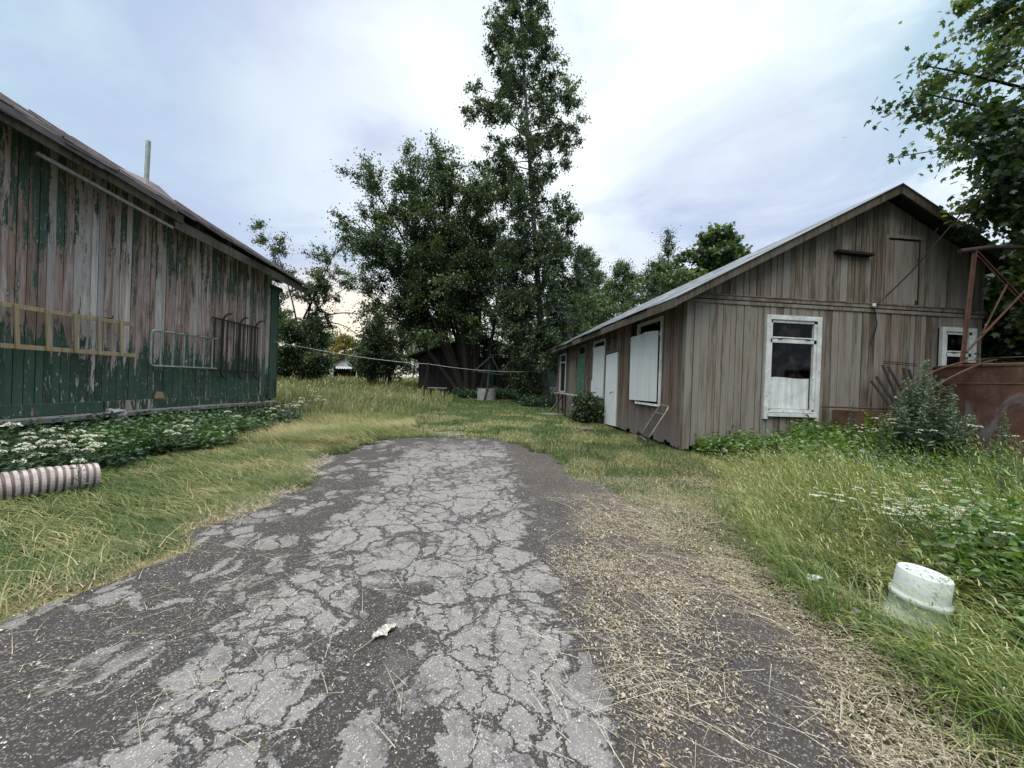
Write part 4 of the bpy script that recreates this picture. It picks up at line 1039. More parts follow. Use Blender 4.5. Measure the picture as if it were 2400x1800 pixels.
M['grass'] = leafmat('grass_blades', [(0, (.030, .070, .012)), (.40, (.075, .130, .028)), (.62, (.155, .195, .058)), (.80, (.30, .28, .120)), (1, (.50, .41, .24))], .25, .04)
M['lush'] = leafmat('fresh_grass_blades', [(0, (.034, .085, .012)), (.45, (.100, .178, .032)), (.8, (.24, .285, .085)), (1, (.50, .46, .25))], .28, .05)
M['straw'] = leafmat('dry_straw', [(0, (.09, .065, .042)), (.35, (.24, .19, .125)), (.7, (.44, .38, .27)), (1, (.62, .57, .45))], .15, .05)

def pts_in(n_, x0, x1, y0, y1, keepf):
    x = rng.uniform(x0, x1, n_); y = rng.uniform(y0, y1, n_); k = keepf(x, y) & clear_mask(x, y)
    return x[k], y[k]
def grass_patch(st, x, y, h0, h1, lean0, lean1, w0, w1, t0, t1, az=None, azs=6.3, droop=.35, seg=3, zoff=0.0):
    N = len(x); P = np.stack([x, y, gz(x, y) - .01 + zoff], 1)
    a = rng.uniform(0, 6.28, N) if az is None else az + rng.normal(0, azs, N)
    st.add(*blades(P, rng.uniform(h0, h1, N), a, rng.uniform(lean0, lean1, N), rng.uniform(w0, w1, N), np.clip(rng.uniform(t0, t1, N), 0, 1), droop, seg))

# --- short lawn in the middle and along the shed
lawn = Stuff()
def k_lawn(x, y): return ~inroad(x, y, -.02) & (x > -3.0 - .2 * (y - 8) * (y > 8) * 0) & (x < 3.85)
# right strip, near
x, y = pts_in(52000, 1.0, 3.9, 2.4, 8.2, lambda x, y: ~inroad(x, y, -.10) & (x > .8) & (rng.uniform(0, 1, len(x)) < np.clip(.35 + .9 * noise2(x, y, 2.2, 1.0) + .35, .12, 1)))
dry = noise2(x, y, 1.1, 4.0); drya = np.clip((x - 2.1) / 1.2, 0, 1) * np.clip((6.2 - y) / 2.0, 0, 1)
k = rng.uniform(0, 1, len(x)) < 1 - .75 * drya
grass_patch(lawn, x[k & (dry < .25)], y[k & (dry < .25)], .03, .10, .2, 1.4, .0035, .007, .15, .68)
grass_patch(lawn, x[k & (dry >= .25)], y[k & (dry >= .25)], .03, .11, .3, 1.6, .0035, .007, .40, .95)
x, y = pts_in(10000, 1.7, 3.8, 3.0, 6.6, lambda x, y: ~inroad(x, y) & (np.clip((x - 1.8) / 1.0, 0, 1) > .3))
grass_patch(lawn, x, y, .02, .06, 1.0, 3.0, .003, .006, .75, 1.0)
# middle
x, y = pts_in(72000, -3.2, 3.9, 7.2, 13.5, lambda x, y: ~inroad(x, y, -.08) & ((np.hypot((x + .55) / .38, (y - 8.2) / .36) > .8) | (rng.uniform(0, 1, len(x)) < .2)))
t = noise2(x, y, .9, 2.0)
for sel, a, b in ((t < .1, .15, .62), (t >= .1, .42, .98)):
    grass_patch(lawn, x[sel], y[sel], .03, .12, .3, 1.5, .006, .013, a, b)
x, y = pts_in(48000, -2.5, 4.2, 13.5, 23.5, lambda x, y: y > 0)
t = noise2(x, y, .7, 1.0)
for sel, a, b in ((t < .1, .1, .6), (t >= .1, .30, .82)):
    grass_patch(lawn, x[sel], y[sel], .04, .15, .3, 1.3, .012, .022, a, b)
lawn.build('lawn_grass', M['grass'], 'short patchy green grass between the road and the sheds', 'grass')

# --- mown and laid grass on the left verge
hay = Stuff()
def k_verge(x, y): return ~inroad(x, y, -.05) & (x > -4.35 + .25 * noise2(x, y, 1.5, .3)) & (x < -1.3)
x, y = pts_in(60000, -4.6, -1.2, 1.2, 8.6, k_verge)
lay = rng.uniform(0, 1, len(x)) < .80
ang = 2.75 + .5 * noise2(x, y, 1.2, 5.0)
N = lay.sum(); P = np.stack([x[lay], y[lay], gz(x[lay], y[lay]) + rng.uniform(0, .09, N)], 1)
tn = np.clip(.60 + .36 * noise2(x[lay], y[lay], 1.7, 2.0) + .18 * noise2(x[lay], y[lay], 5.0, 1.0) + rng.normal(0, .22, N), 0, 1)
hay.add(*blades(P, rng.uniform(.03, .09, N), ang[lay] + rng.normal(0, .5, N), rng.uniform(2.5, 6.5, N), rng.uniform(.003, .006, N), tn, .55))
gx, gy = x[~lay], y[~lay]
gt = noise2(gx, gy, 2.0, 3.0) + .6 * np.clip((gx + 2.6) / .8, 0, 1)
grass_patch(hay, gx[gt > .15], gy[gt > .15], .03, .10, .3, 1.3, .004, .007, .18, .60)
x, y = pts_in(70000, -3.3, -1.5, 1.0, 5.4, lambda x, y: ~inroad(x, y, -.12) & (x > roadL(y) - .55 - .30 * noise2(x, y, 2, 1)) & (noise2(x, y, 2.5, 4) > -.35))
grass_patch(hay, x, y, .015, .05, 1.5, 5.0, .003, .006, .70, 1.0, az=2.6, azs=.9)
x, y = pts_in(12000, -2.6, -1.0, 3.8, 8.2, lambda x, y: ~inroad(x, y, -.02) & (x > roadL(y) - .6))
grass_patch(hay, x, y, .03, .09, .3, 1.2, .004, .008, .20, .62)
x, y = pts_in(22000, -4.4, -1.2, 6.2, 10.5, lambda x, y: ~inroad(x, y, .05) & (x < -1.35 - .25 * np.abs(y - 9)))
ang = 2.9 + .8 * noise2(x, y, 1.0, 1.0); N = len(x); P = np.stack([x, y, gz(x, y) + rng.uniform(0, .14, N)], 1)
hay.add(*blades(P, rng.uniform(.08, .20, N), ang + rng.normal(0, .5, N), rng.uniform(1.6, 3.6, N), rng.uniform(.005, .009, N), np.clip(.72 + .28 * noise2(x, y, 1.2, 7.0) + rng.normal(0, .12, N), 0, 1), .5))
hay.build('mown_grass', M['grass'], 'flattened half-dry grass swathes on the left verge', 'grass')

# --- tall meadow
mead = Stuff()
def k_mead(x, y): return (x < -1.0 - .38 * np.clip(y - 12, -4, 3) * 0 + .35 * noise2(x, y, .8, 2)) & (x > -9 - (y - 9) * .75) & ~inroad(x, y, .1)
for y0, y1, nb, wa, wb, ha, hb in ((8.6, 13, 36000, .005, .010, .25, .68), (13, 20, 42000, .009, .017, .35, .80), (20, 31, 42000, .015, .028, .35, .80), (31, 48, 30000, .025, .05, .40, .80)):
    x, y = pts_in(nb, -26, -.6, y0, y1, lambda x, y: k_mead(x, y) & (x < np.interp(y, [8.6, 10.5, 12.5, 16, 20, 24, 48], [-2.6, -1.9, -1.5, -1.4, -.6, -2.4, -4.5]) + .5 * noise2(x, y, 1.1, 3)) & ~((x > -4.3) & (x < 4.7) & (y > 26)))
    tnv = .62 + .32 * noise2(x, y, .55, 6.0) + .16 * noise2(x, y, 1.6, 1.0) + rng.normal(0, .12, len(x)) + .14 * np.clip((x + 7) / 5, 0, 1) * np.clip((15 - y) / 4, 0, 1)
    hh = rng.uniform(ha, hb, len(x)) * (1 + .3 * noise2(x, y, 1.0, 9.0)) * np.interp(x, [-5, -1.2], [1, .62])
    N = len(x); P = np.stack([x, y, gz(x, y) - .01], 1)
    mead.add(*blades(P, hh, rng.uniform(0, 6.28, N), rng.uniform(.15, .8, N), rng.uniform(wa, wb, N), np.clip(tnv, 0, 1), .3))
    # seed plumes
    kk = rng.uniform(0, 1, N) < .05; N2 = kk.sum()
    P2 = P[kk] + np.stack([rng.normal(0, .05, N2), rng.normal(0, .05, N2), hh[kk] * .82], 1)
    mead.add(*blades(P2, hh[kk] * .28, rng.uniform(0, 6.28, N2), rng.uniform(.3, 1.2, N2), np.full(N2, wb * 1.3), np.clip(rng.uniform(.72, 1.0, N2), 0, 1), .4))
mead.build('meadow_grass', M['grass'], 'tall seeding meadow grass behind the barn corner', 'grass')

# --- tall fresh grass, right foreground
lush = Stuff()
def bord(y): return np.interp(y, [.3, 1.0, 1.6, 2.0, 2.6, 3.4, 4.4], [1.50, 1.72, 1.88, 2.00, 2.05, 2.5, 3.2])
x, y = pts_in(30000, 1.4, 5.2, .5, 5.2, lambda x, y: (x > bord(y) + .22 * noise2(x, y, 3.0, 1)) & (y < 4.0 + .0 * x) & (x < 1.75 * y + 1.6))
k = rng.uniform(0, 1, len(x)) < .45 + .75 * (noise2(x, y, 3.3, 6) + .3); x, y = x[k], y[k]
tn = np.clip(.50 + .30 * noise2(x, y, 2.2, 2) + rng.normal(0, .26, len(x)) - .04, 0, 1); N = len(x)
hh = rng.uniform(.10, .40, N) * np.clip(.55 + .5 * (x - bord(y)), .45, 1.15)
P = np.stack([x, y, gz(x, y) - .01], 1)
lush.add(*blades(P, hh, rng.normal(2.6, 1.4, N), rng.uniform(.25, 1.5, N), rng.uniform(.003, .0065, N), tn, .4))
# tall stalks standing up toward the tank
x, y = pts_in(1700, 2.3, 6.0, 1.5, 3.5, lambda x, y: (x > 2.45 + .55 * np.clip(y - 2.2, 0, 3)) & (x < 1.72 * y + 1.2)); N = len(x)
P = np.stack([x, y, gz(x, y)], 1); hh = rng.uniform(.40, .88, N); az = rng.normal(2.7, .9, N); ln = rng.uniform(.1, .7, N)
lush.add(*blades(P, hh, az, ln, np.full(N, .0050), np.clip(rng.normal(.62, .2, N), 0, 1), .3, 4))
for f in (.80, .88, .95):
    d = np.stack([np.cos(az), np.sin(az), np.zeros(N)], 1); c_ = P + d * (hh * ln * (.25 * f + .75 * f * f))[:, None]; c_[:, 2] += hh * (f - .3 * f ** 3 * np.minimum(ln, 1.2))
    lush.add(*blades(c_, rng.uniform(.03, .07, N), az + rng.normal(0, .6, N), rng.uniform(.5, 1.6, N), np.full(N, .007), np.clip(rng.normal(.70, .16, N), 0, 1), .5, 2))
# thin seeding stalks that arch over
x, y = pts_in(7500, 1.5, 4.8, .8, 4.8, lambda x, y: (x > bord(y) + .05) & (x < 1.7 * y + 1.3)); N = len(x)
P = np.stack([x, y, gz(x, y)], 1); hh = rng.uniform(.28, .66, N) * np.clip(.6 + .4 * (x - bord(y)), .6, 1.1); az = rng.normal(2.75, .7, N); ln = rng.uniform(.35, 1.7, N)
tn = np.clip(rng.uniform(.55, 1.0, N), 0, 1)
lush.add(*blades(P, hh, az, ln, np.full(N, .0042), tn, .4, 4))
for f in (.78, .86, .93):                     # seed head spikelets along the top of each stalk
    d = np.stack([np.cos(az), np.sin(az), np.zeros(N)], 1)
    c_ = P + d * (hh * ln * (.25 * f + .75 * f * f))[:, None]; c_[:, 2] += hh * (f - .4 * f ** 3 * np.minimum(ln, 1.2))
    lush.add(*blades(c_, rng.uniform(.025, .05, N), az + rng.normal(0, .5, N), rng.uniform(.6, 2.0, N), np.full(N, .0055), np.clip(tn + .1, 0, 1), .5, 2))
# clumps of long arching blades around the bucket and along the edge
for cx0, cy, k_ in ((1.98, 1.42, 130), (2.12, 1.36, 130), (2.02, 1.62, 70), (2.30, 1.42, 120), (1.85, 1.75, 120), (1.92, 2.05, 120), (2.1, 2.25, 130), (2.4, 2.2, 120), (2.6, 2.6, 120), (2.2, 2.7, 110), (2.75, 3.1, 110), (1.85, 1.15, 110), (2.05, 1.05, 130), (2.45, 1.75, 120), (2.35, 3.2, 90)):
    N = k_; P = np.stack([cx0 + rng.normal(0, .07, N), cy + rng.normal(0, .06, N), np.zeros(N)], 1)
    lush.add(*blades(P, rng.uniform(.14, .40, N) * (.85 if np.hypot(cx0 - 2.1, cy - 1.5) < .24 else 1), rng.normal(2.6, 1.1, N), rng.uniform(.3, 1.5, N), rng.uniform(.004, .0075, N), np.clip(rng.normal(.48, .17, N), 0, 1), .45, 4))
lush.build('tall_grass', M['lush'], 'tall fresh grass with seed heads in the right foreground', 'grass')
# low dry thatch between
x, y = pts_in(42000, 1.1, 3.6, .6, 4.6, lambda x, y: ~inroad(x, y, -.30 - .15 * noise2(x, y, 3, 1)) & (x < bord(y) + .35 + .3 * noise2(x, y, 2, 3)) & (x < 1.7 * y + 1.0) & (rng.uniform(0, 1, len(x)) < .55 + .6 * noise2(x, y, 3.1, 2)))
st2 = Stuff(); N = len(x)
grass_patch(st2, x, y, .02, .07, 1.0, 4.0, .0025, .005, .35, 1.0)
# pale cut hay lying along the left road edge
x, y = pts_in(26000, -3.4, -1.4, .9, 5.6, lambda x, y: (x > roadL(y) - .42 - .3 * noise2(x, y, 2, 1)) & (x < roadL(y) + .10 + .16 * noise2(x, y, 3, 4)) & (rng.uniform(0, 1, len(x)) < .45 + .8 * noise2(x, y, 2.3, 8))); N = len(x)
st2.add(*blades(np.stack([x, y, rng.uniform(.0, .045, N)], 1), rng.uniform(.010, .026, N), rng.normal(2.3, .7, N), rng.uniform(4, 12, N), rng.uniform(.0022, .0042, N), np.clip(rng.normal(.68, .2, N), 0, 1), .7))
# bundles of long matted stalks lying together
for _ in range(46):
    cy = rng.uniform(.9, 3.8); cx0 = np.interp(cy, [.9, 1.6, 2.4, 3.8], [1.15, 1.35, 1.45, 1.55]) + rng.normal(-.12, .32); a0 = rng.normal(2.5, .55); N = rng.integers(5, 16)
    P = np.stack([cx0 + rng.normal(0, .07, N), cy + rng.normal(0, .06, N), .02 + rng.uniform(0, .05, N)], 1)
    st2.add(*blades(P, rng.uniform(.012, .035, N), a0 + rng.normal(0, .22, N), rng.uniform(5, 15, N), rng.uniform(.0018, .0034, N), np.clip(rng.normal(.74, .18, N), 0, 1), .6, 4))
st2.build('dry_thatch', M['straw'], 'matted dry stalks and cut hay along both road edges', 'dry grass')

# --- straw scattered over the asphalt
straw = Stuff()
def straw_d(x, y):
    c1 = np.clip((x - np.interp(y, [1.0, 1.5, 2.3, 3.0, 3.8], [.46, .48, .40, .72, 1.0])) / .22, 0, 1) * np.clip((4.0 - y) / .8, 0, 1)
    return np.clip(c1 * (.42 + .75 * noise2(x, y, 2.6, 1) + .35 * noise2(x, y, 8, 2) + .25 * np.clip((x - .9) / .6, 0, 1)) + .03, 0, 1)
x, y = pts_in(210000, -2.2, 2.2, .7, 5.5, lambda x, y: rng.uniform(0, 1, len(x)) < straw_d(x, y) * np.where(y > 2.6, .6, 1)); N = len(x)
big = rng.uniform(0, 1, N) < .05
P = np.stack([x, y, .012 + rng.uniform(0, .016, N)], 1)
a = np.where(rng.uniform(0, 1, N) < .5, rng.normal(2.45, .45, N), rng.uniform(0, 6.28, N))
L_ = np.where(big, rng.uniform(.08, .30, N), rng.uniform(.008, .030, N)); wd_ = np.where(big, rng.uniform(.0020, .0034, N), rng.uniform(.0018, .0052, N))
V, q, t3, tt_ = blades(P, np.full(N, .010), a, L_ / .010, wd_, np.clip(np.where(big, rng.uniform(.55, 1, N), rng.uniform(.15, 1.0, N)), 0, 1), .9)
straw.add(V, q, t3, tt_)
x, y = pts_in(420, -2.2, 1.6, .9, 6.5, lambda x, y: inroad(x, y)); N = len(x)
straw.add(*blades(np.stack([x, y, np.full(N, .018)], 1), np.full(N, .012), rng.normal(2.6, 1.0, N), rng.uniform(5, 26, N), rng.uniform(.0018, .003, N), rng.uniform(.5, 1, N), .9))
x, y = pts_in(2600, -2.4, -.9, 1.0, 3.6, lambda x, y: inroad(x, y) & (noise2(x, y * 2.2, 2.5, .5) > .15)); N = len(x)
straw.add(*blades(np.stack([x, y, np.full(N, .014)], 1), np.full(N, .010), rng.normal(.35, .5, N), rng.uniform(2, 9, N), rng.uniform(.0018, .003, N), rng.uniform(.35, .9, N), .9))
straw.build('straw_litter', M['straw'], 'dry straw and chaff scattered over the asphalt', 'straw')
# flakes of dead leaf among the straw
x, y = pts_in(24000, .2, 2.4, .8, 3.8, lambda x, y: rng.uniform(0, 1, len(x)) < 1.3 * straw_d(x, y)); N = len(x)
tv, tq = LEAF['round']
V = scatter(tv * np.array([1, 1, 1.6]), np.stack([x, y, np.full(N, .022)], 1), np.stack([rng.normal(0, 1, N), rng.normal(0, 1, N), rng.normal(0, .18, N)], 1), rng.normal(0, .5, N), rng.uniform(.004, .015, N) * np.where(rng.uniform(0, 1, N) < .06, 1.8, 1))
fl = big_mesh('dead_leaf_flakes', V, (tq[None] + (np.arange(N) * len(tv))[:, None, None]).reshape(-1, 4), tint=np.repeat(rng.uniform(0, 1.0, N), len(tv)), m=leafmat('dead_leaf_flakes', [(0, (.07, .045, .030)), (.4, (.20, .145, .095)), (.8, (.44, .38, .28)), (1, (.56, .51, .42))], .1, .03))
tag(fl, 'brown dead leaf flakes mixed into the straw on the asphalt', 'leaf litter', kind='stuff')
# small stones
gv = Stuff(); N = 2300
x, y = pts_in(N * 2, -2.3, 1.5, .8, 6.5, lambda x, y: inroad(x, y) & (rng.uniform(0, 1, len(x)) < np.where(y < 3, 1, .35))); N = len(x)
oc = np.array([(1, 0, 0), (.3, .9, .1), (-.8, .5, 0), (-.6, -.8, .05), (.5, -.85, 0), (.1, .05, .75)])
sz = rng.uniform(.0016, .0042, N) * np.where(rng.uniform(0, 1, N) < .03, 2.0, 1)
V = scatter(oc, np.stack([x, y, np.full(N, .011)], 1), np.stack([rng.normal(0, 1, N), rng.normal(0, 1, N), np.zeros(N)], 1), np.zeros(N), sz)
T = (np.array([(0, 1, 5), (1, 2, 5), (2, 3, 5), (3, 4, 5), (4, 0, 5)])[None] + (np.arange(N) * 6)[:, None, None]).reshape(-1, 3)
gv.add(V, None, T, np.repeat(rng.uniform(0, 1, N), 6))
mg, n = newmat('pale_grit'); finish(n, n.ramp(n.attr(), [(0, (.16, .15, .15)), (.6, (.42, .41, .40)), (1, (.62, .61, .60))]), .9)
gv.build('grit', mg, 'pale grit and small stones loose on the asphalt', 'grit')
# grass tufts in cracks
tf = Stuff(); cx_ = [(-.83, 3.35), (-.7, 4.6), (-1.5, 3.7), (-1.62, 3.35), (-1.45, 4.0), (.55, 5.3)]
for a, b in cx_:
    N = 60; grass_patch(tf, a + rng.normal(0, .05, N), b + rng.normal(0, .10, N), .01, .045, .4, 1.6, .002, .004, .3, .85, zoff=.02)
tf.build('crack_grass', M['grass'], 'tiny grass tufts sprouting from cracks in the asphalt', 'grass')

# curled dry leaf with its stalk
lf = empty('dry_leaf', (-.40, 1.68, .01), 'large curled grey dry leaf with a stalk lying on the asphalt', 'leaf')
mb = MB(); V = []; nu, nv = 12, 9
for i in range(nu + 1):
    u = i / nu; wid = (.036 + .008 * math.sin(u * 23)) * math.sin(math.pi * min(u * 1.0 + .04, 1)) ** .7
    for j in range(nv):
        v = (j / (nv - 1) - .5) * 2; curl = 1.15 * v
        V.append((u * .125 - .01, wid * math.sin(curl) * .8 + .006 * math.sin(u * 14), .006 + wid * (1 - math.cos(curl)) * .55 + .006 * math.sin(u * 31 + 5 * v) * abs(v) + .004 * math.sin(17 * v + 9 * u) + .005))
mb.add(V, [(i * nv + j, (i + 1) * nv + j, (i + 1) * nv + j + 1, i * nv + j + 1) for i in range(nu) for j in range(nv - 1)])
o_ = mb.build('blade', plainmat('grey_dead_leaf', (.50, .48, .43), .85, var=.6, scale=70), smooth=True); o_.parent = lf
mb = MB(); mb.tube([(-.005, 0, .012), (-.05, -.008, .012), (-.105, -.004, .008)], [.0028, .002, .0025], 6); o_ = mb.build('stalk', M['straw']); o_.parent = lf
lf.rotation_euler = (0, 0, R(50))

# ------------------------------------------------------------------ TREES
M['birchbark'] = plainmat('birch_bark', (.13, .125, .115), .85, var=.5, scale=6, dirt=((.035, .032, .03), .95), bumps=.5)
M['bark'] = plainmat('dark_bark', (.034, .029, .025), .95, var=.5, scale=9, dirt=((.02, .018, .015), .6), bumps=.6)
M['leaf_dark'] = leafmat('dark_leaves', [(0, (.019, .038, .015)), (.5, (.052, .092, .030)), (.85, (.118, .168, .048)), (1, (.18, .22, .07))], .42, .05)
M['leaf_birch'] = leafmat('birch_leaves', [(0, (.021, .041, .019)), (.5, (.056, .094, .037)), (.85, (.120, .165, .060)), (1, (.18, .22, .09))], .44, .05)
M['leaf_mid'] = leafmat('mid_green_leaves', [(0, (.024, .050, .018)), (.5, (.080, .135, .042)), (.85, (.150, .215, .075)), (1, (.22, .27, .11))], .45, .06)
M['leaf_maple'] = leafmat('maple_leaves', [(0, (.020, .050, .014)), (.5, (.060, .115, .030)), (.85, (.135, .195, .045)), (1, (.24, .28, .07))], .55, .06)
M['leaf_sunglow'] = leafmat('sunset_glow_leaves', [(0, (.10, .10, .02)), (.5, (.24, .20, .04)), (1, (.42, .30, .06))], .55, .05)  # glow of the low sun is put into this leaf colour

def curve3(p, q, bow, n_=7):
    p = np.array(p, float); q = np.array(q, float); t = np.linspace(0, 1, n_)[:, None]
    c_ = (p + q) / 2 + np.array(bow, float)
    return (1 - t) ** 2 * p + 2 * t * (1 - t) * c_ + t * t * q

def tree(name, label, base, limbs, leafkind, size, nleaf, mat_, bark='bark', nsub=9, sublen=.30, spread=.32, up=.25, droop=.5,
         t0=.30, cat='tree', group=None, seed=1, twig=3, bare=0, leafless=(), tvar=.16, nest=2):
    """limbs: (polyline, r0, r1, leafy). Sub-branches and twigs grow off every limb; leaves sit in sprays round the twigs"""
    r_ = np.random.default_rng(seed); root = empty(name, base, label, cat, group)
    wood = MB(); cen = []; cs = []; cd = []
    for pl_, r0, r1, leafy in limbs:
        pl_ = np.asarray(pl_, float); n_ = len(pl_); L = np.linalg.norm(np.diff(pl_, axis=0), axis=1).sum()
        wood.tube(pl_, np.linspace(r0, r1, n_) ** 1.0, 8 if r0 > .08 else 5, cap=False)
        if leafy <= 0 and not bare: continue
        ns = max(3, int(nsub * (leafy if leafy > 0 else .6)))
        for k in range(ns):
            f = t0 + (1 - t0) * (k + r_.uniform(0, 1)) / ns; i = min(int(f * (n_ - 1)), n_ - 2); g = f * (n_ - 1) - i
            p = pl_[i] * (1 - g) + pl_[i + 1] * g; d = pl_[i + 1] - pl_[i]; d /= np.linalg.norm(d)
            v = r_.normal(0, 1, 3); v -= d * (v @ d); v /= np.linalg.norm(v)
            sd = d * r_.uniform(.15, .8) + v * r_.uniform(.6, 1.0) + np.array((0, 0, up)); sd /= np.linalg.norm(sd)
            l_ = L * sublen * r_.uniform(.55, 1.2) * (1.15 - .6 * f)
            e = p + sd * l_ + np.array((0, 0, -droop * l_ * r_.uniform(.1, .6)))
            sb = curve3(p, e, np.array((0, 0, .12 * l_)) + r_.normal(0, .06 * l_, 3), 5)
            rr = max(r1 * .6, (r0 + (r1 - r0) * f) * .35); wood.tube(sb, np.linspace(rr, rr * .25, 5), 4, cap=False)
            base_t = r_.normal(.42, tvar)
            for q in range(twig):
                h = r_.uniform(.35, 1.0); jx = min(int(h * 4), 3); pp = sb[jx] + (sb[jx + 1] - sb[jx]) * (h * 4 - jx)
                td = sd * .6 + r_.normal(0, .6, 3); td /= np.linalg.norm(td)
                tl_ = l_ * r_.uniform(.3, .6); te = pp + td * tl_ + np.array((0, 0, -droop * tl_ * .4))
                wood.tube([pp, (pp + te) / 2 + r_.normal(0, .03 * tl_, 3), te], [rr * .3, rr * .2, rr * .1], 3, cap=False)
                if leafy > 0: cen.append((pp, te)); cs.append(base_t + r_.normal(0, .05)); cd.append(leafy)
    wood.build('trunk', M[bark], root, smooth=True)
    if cen and nleaf:
        cen = np.array(cen); wgt = np.array(cd) * np.linalg.norm(cen[:, 1] - cen[:, 0], axis=1); k = r_.choice(len(cen), nleaf, p=wgt / wgt.sum()); u = r_.uniform(.0, 1.1, nleaf)[:, None]
        spr = spread * np.array((1, 1, .8))
        P = cen[k, 0] * (1 - u) + cen[k, 1] * u + r_.normal(0, 1, (nleaf, 3)) * spr * r_.choice([.35, 1.0], (nleaf, 1), p=[.6, .4])
        D = r_.normal(0, 1, (nleaf, 3)) + np.array((0, 0, -droop)) + (cen[k, 1] - cen[k, 0]) * .5
        P[:, 2] = np.maximum(P[:, 2], gz(P[:, 0], P[:, 1]) + .05)
        t = np.clip(np.array(cs)[k] + r_.normal(0, .12, nleaf), 0, 1)
        leaves('crown', leafkind, P, D, size * r_.uniform(.65, 1.25, nleaf), t, mat_, root, r_)
    return root

def spire(base, top, prof, n_, r0, el0, el1, r_, curve=.1, zmin=.1):
    """limbs of a tree with one leader; prof(t) = reach of the side limbs"""
    base = np.array(base, float); top = np.array(top, float); trunk = curve3(base, top, r_.normal(0, curve, 3) * np.array((1, 1, 0)), 14)
    L = np.linalg.norm(top - base); out = [(trunk, r0, r0 * .08, 0)]
    for k in range(n_):
        t = zmin + (1 - zmin - .02) * (k + r_.uniform(0, 1)) / n_; i = min(int(t * 13), 12); g = t * 13 - i
        p = trunk[i] * (1 - g) + trunk[i + 1] * g; a = k * 2.4 + r_.uniform(-.5, .5); el = el0 + (el1 - el0) * t + r_.normal(0, .12)
        reach = prof(t, a) * r_.uniform(.65, 1.02); d = np.array((math.cos(a) * math.cos(el), math.sin(a) * math.cos(el), math.sin(el)))
        q = p + d * reach * min(1.3, 1 / max(.35, math.cos(el))); out.append((curve3(p, q, np.array((0, 0, .10 * reach)), 6), max(.02, r0 * (1 - t) * .35), .008, 1.0))
    return out

r_ = np.random.default_rng(101)
prof = lambda t, a: float(np.interp(t, [0.05, .18, .30, .45, .58, .70, .80, .92, 1], [2.0, 2.7, 2.8, 2.7, 3.2, 2.2, 1.6, 1.2, .7])) * (1.12 if math.cos(a) < 0 and .5 < t < .68 else 1.0)
limbs = spire((3.75, 20, 0), (1.15, 20.2, 25.5), prof, 112, .20, -.25, .85, r_, .15, .075)
for k in range(46):                           # low hanging sprays on the near side
    z = r_.uniform(2.6, 8.6); a = r_.uniform(3.3, 6.1); rr = r_.uniform(.7, 1.0) * float(np.interp(z, [2, 5, 9], [1.9, 2.5, 2.6]))
    limbs.append((curve3((3.75 - z * .10, 20, z), (3.3 - z * .06 + rr * 1.0 * math.cos(a), 20 + .75 * rr * math.sin(a), z + r_.uniform(-.7, .5)), (0, 0, .5), 6), .022, .006, .9))
tree('birch_tree', 'tall narrow birch with pale flecked trunk rising above all other trees', (3.75, 20, 0), limbs, 'oval', .13, 128000, M['leaf_birch'], 'birchbark', nsub=7, sublen=.36, spread=.17, up=.1, droop=.75, t0=.25, seed=11, tvar=.20)

r_ = np.random.default_rng(102)
B0 = (-.45, 24.2, .1); limbs = []
for i, (s_, q) in enumerate((((-.7, 24, 0), (-7.2, 24.2, 9.6)), ((-.6, 24.3, 0), (-6.9, 23.6, 13.0)), ((-.8, 24.3, 0), (-7.7, 24.6, 11.2)), ((-.5, 24.4, 0), (-5.4, 24.0, 13.2)), ((-.3, 24.1, 0), (-3.1, 24.2, 13.9)), ((-.3, 24.1, 0), (-.9, 24.2, 14.0)), ((-.4, 24.2, 0), (-4.4, 24.8, 13.8)), ((-.2, 24.2, 0), (-2.0, 23.8, 14.4)), ((.1, 24.2, 0), (.6, 24.4, 13.4)),
                              ((-.9, 24.1, 0), (-7.4, 24.8, 6.6)), ((-.6, 23.9, 0), (-3.4, 22.4, 11.5)), ((-.5, 24.6, 0), (-4.6, 26.2, 10.5)), ((-.3, 24.6, 0), (-1.0, 26.0, 12.0)), ((-.5, 24.2, 0), (-5.6, 23.0, 9.0)), ((-.2, 24, 0), (-1.2, 22.9, 8.2)))):
    limbs.append((curve3(s_, q, (r_.normal(.9, .3), 0, r_.uniform(.5, 1.5)), 9), r_.uniform(.13, .19), .02, 1.0))
tree('bushy_tree', 'broad dark many-stemmed tree left of the tall birch', B0, limbs, 'oval', .145, 165000, M['leaf_dark'], 'bark', nsub=20, sublen=.24, spread=.30, up=.35, droop=.35, t0=.33, seed=12, twig=4, tvar=.20)

r_ = np.random.default_rng(103)
A0 = (-13.6, 30.2, .3); limbs = []
for s_, q, lf_ in (((-13.4, 30, .3), (-13.0, 30, 8.5), .55), ((-13.8, 30, 2.5), (-17.3, 30.2, 9.4), .55), ((-13.6, 30, 4.2), (-15.6, 29.6, 11.3), .5), ((-13.2, 30, 4.5), (-11.4, 30.2, 10.6), .5), ((-13.0, 30, 5.0), (-9.4, 30, 8.4), .5),
                    ((-13.2, 30, 3.5), (-11.2, 30, 4.7), 0), ((-12.6, 30, 4.6), (-9.0, 29.8, 4.2), .10), ((-12.4, 30, 5.3), (-8.2, 30, 5.8), .12), ((-13.9, 30, 1.5), (-16.5, 30, 6.0), .5), ((-13.3, 30, 5.4), (-10.4, 29.5, 12.0), .35)):
    limbs.append((curve3(s_, q, (r_.normal(0, .5), 0, r_.uniform(-.2, .6) + (1.0 if lf_ < .2 else 0)), 8), .17 if q[2] == 8.5 else .075 if lf_ else .05, .012, lf_ * 3.2 if lf_ > .2 else lf_ * 2))
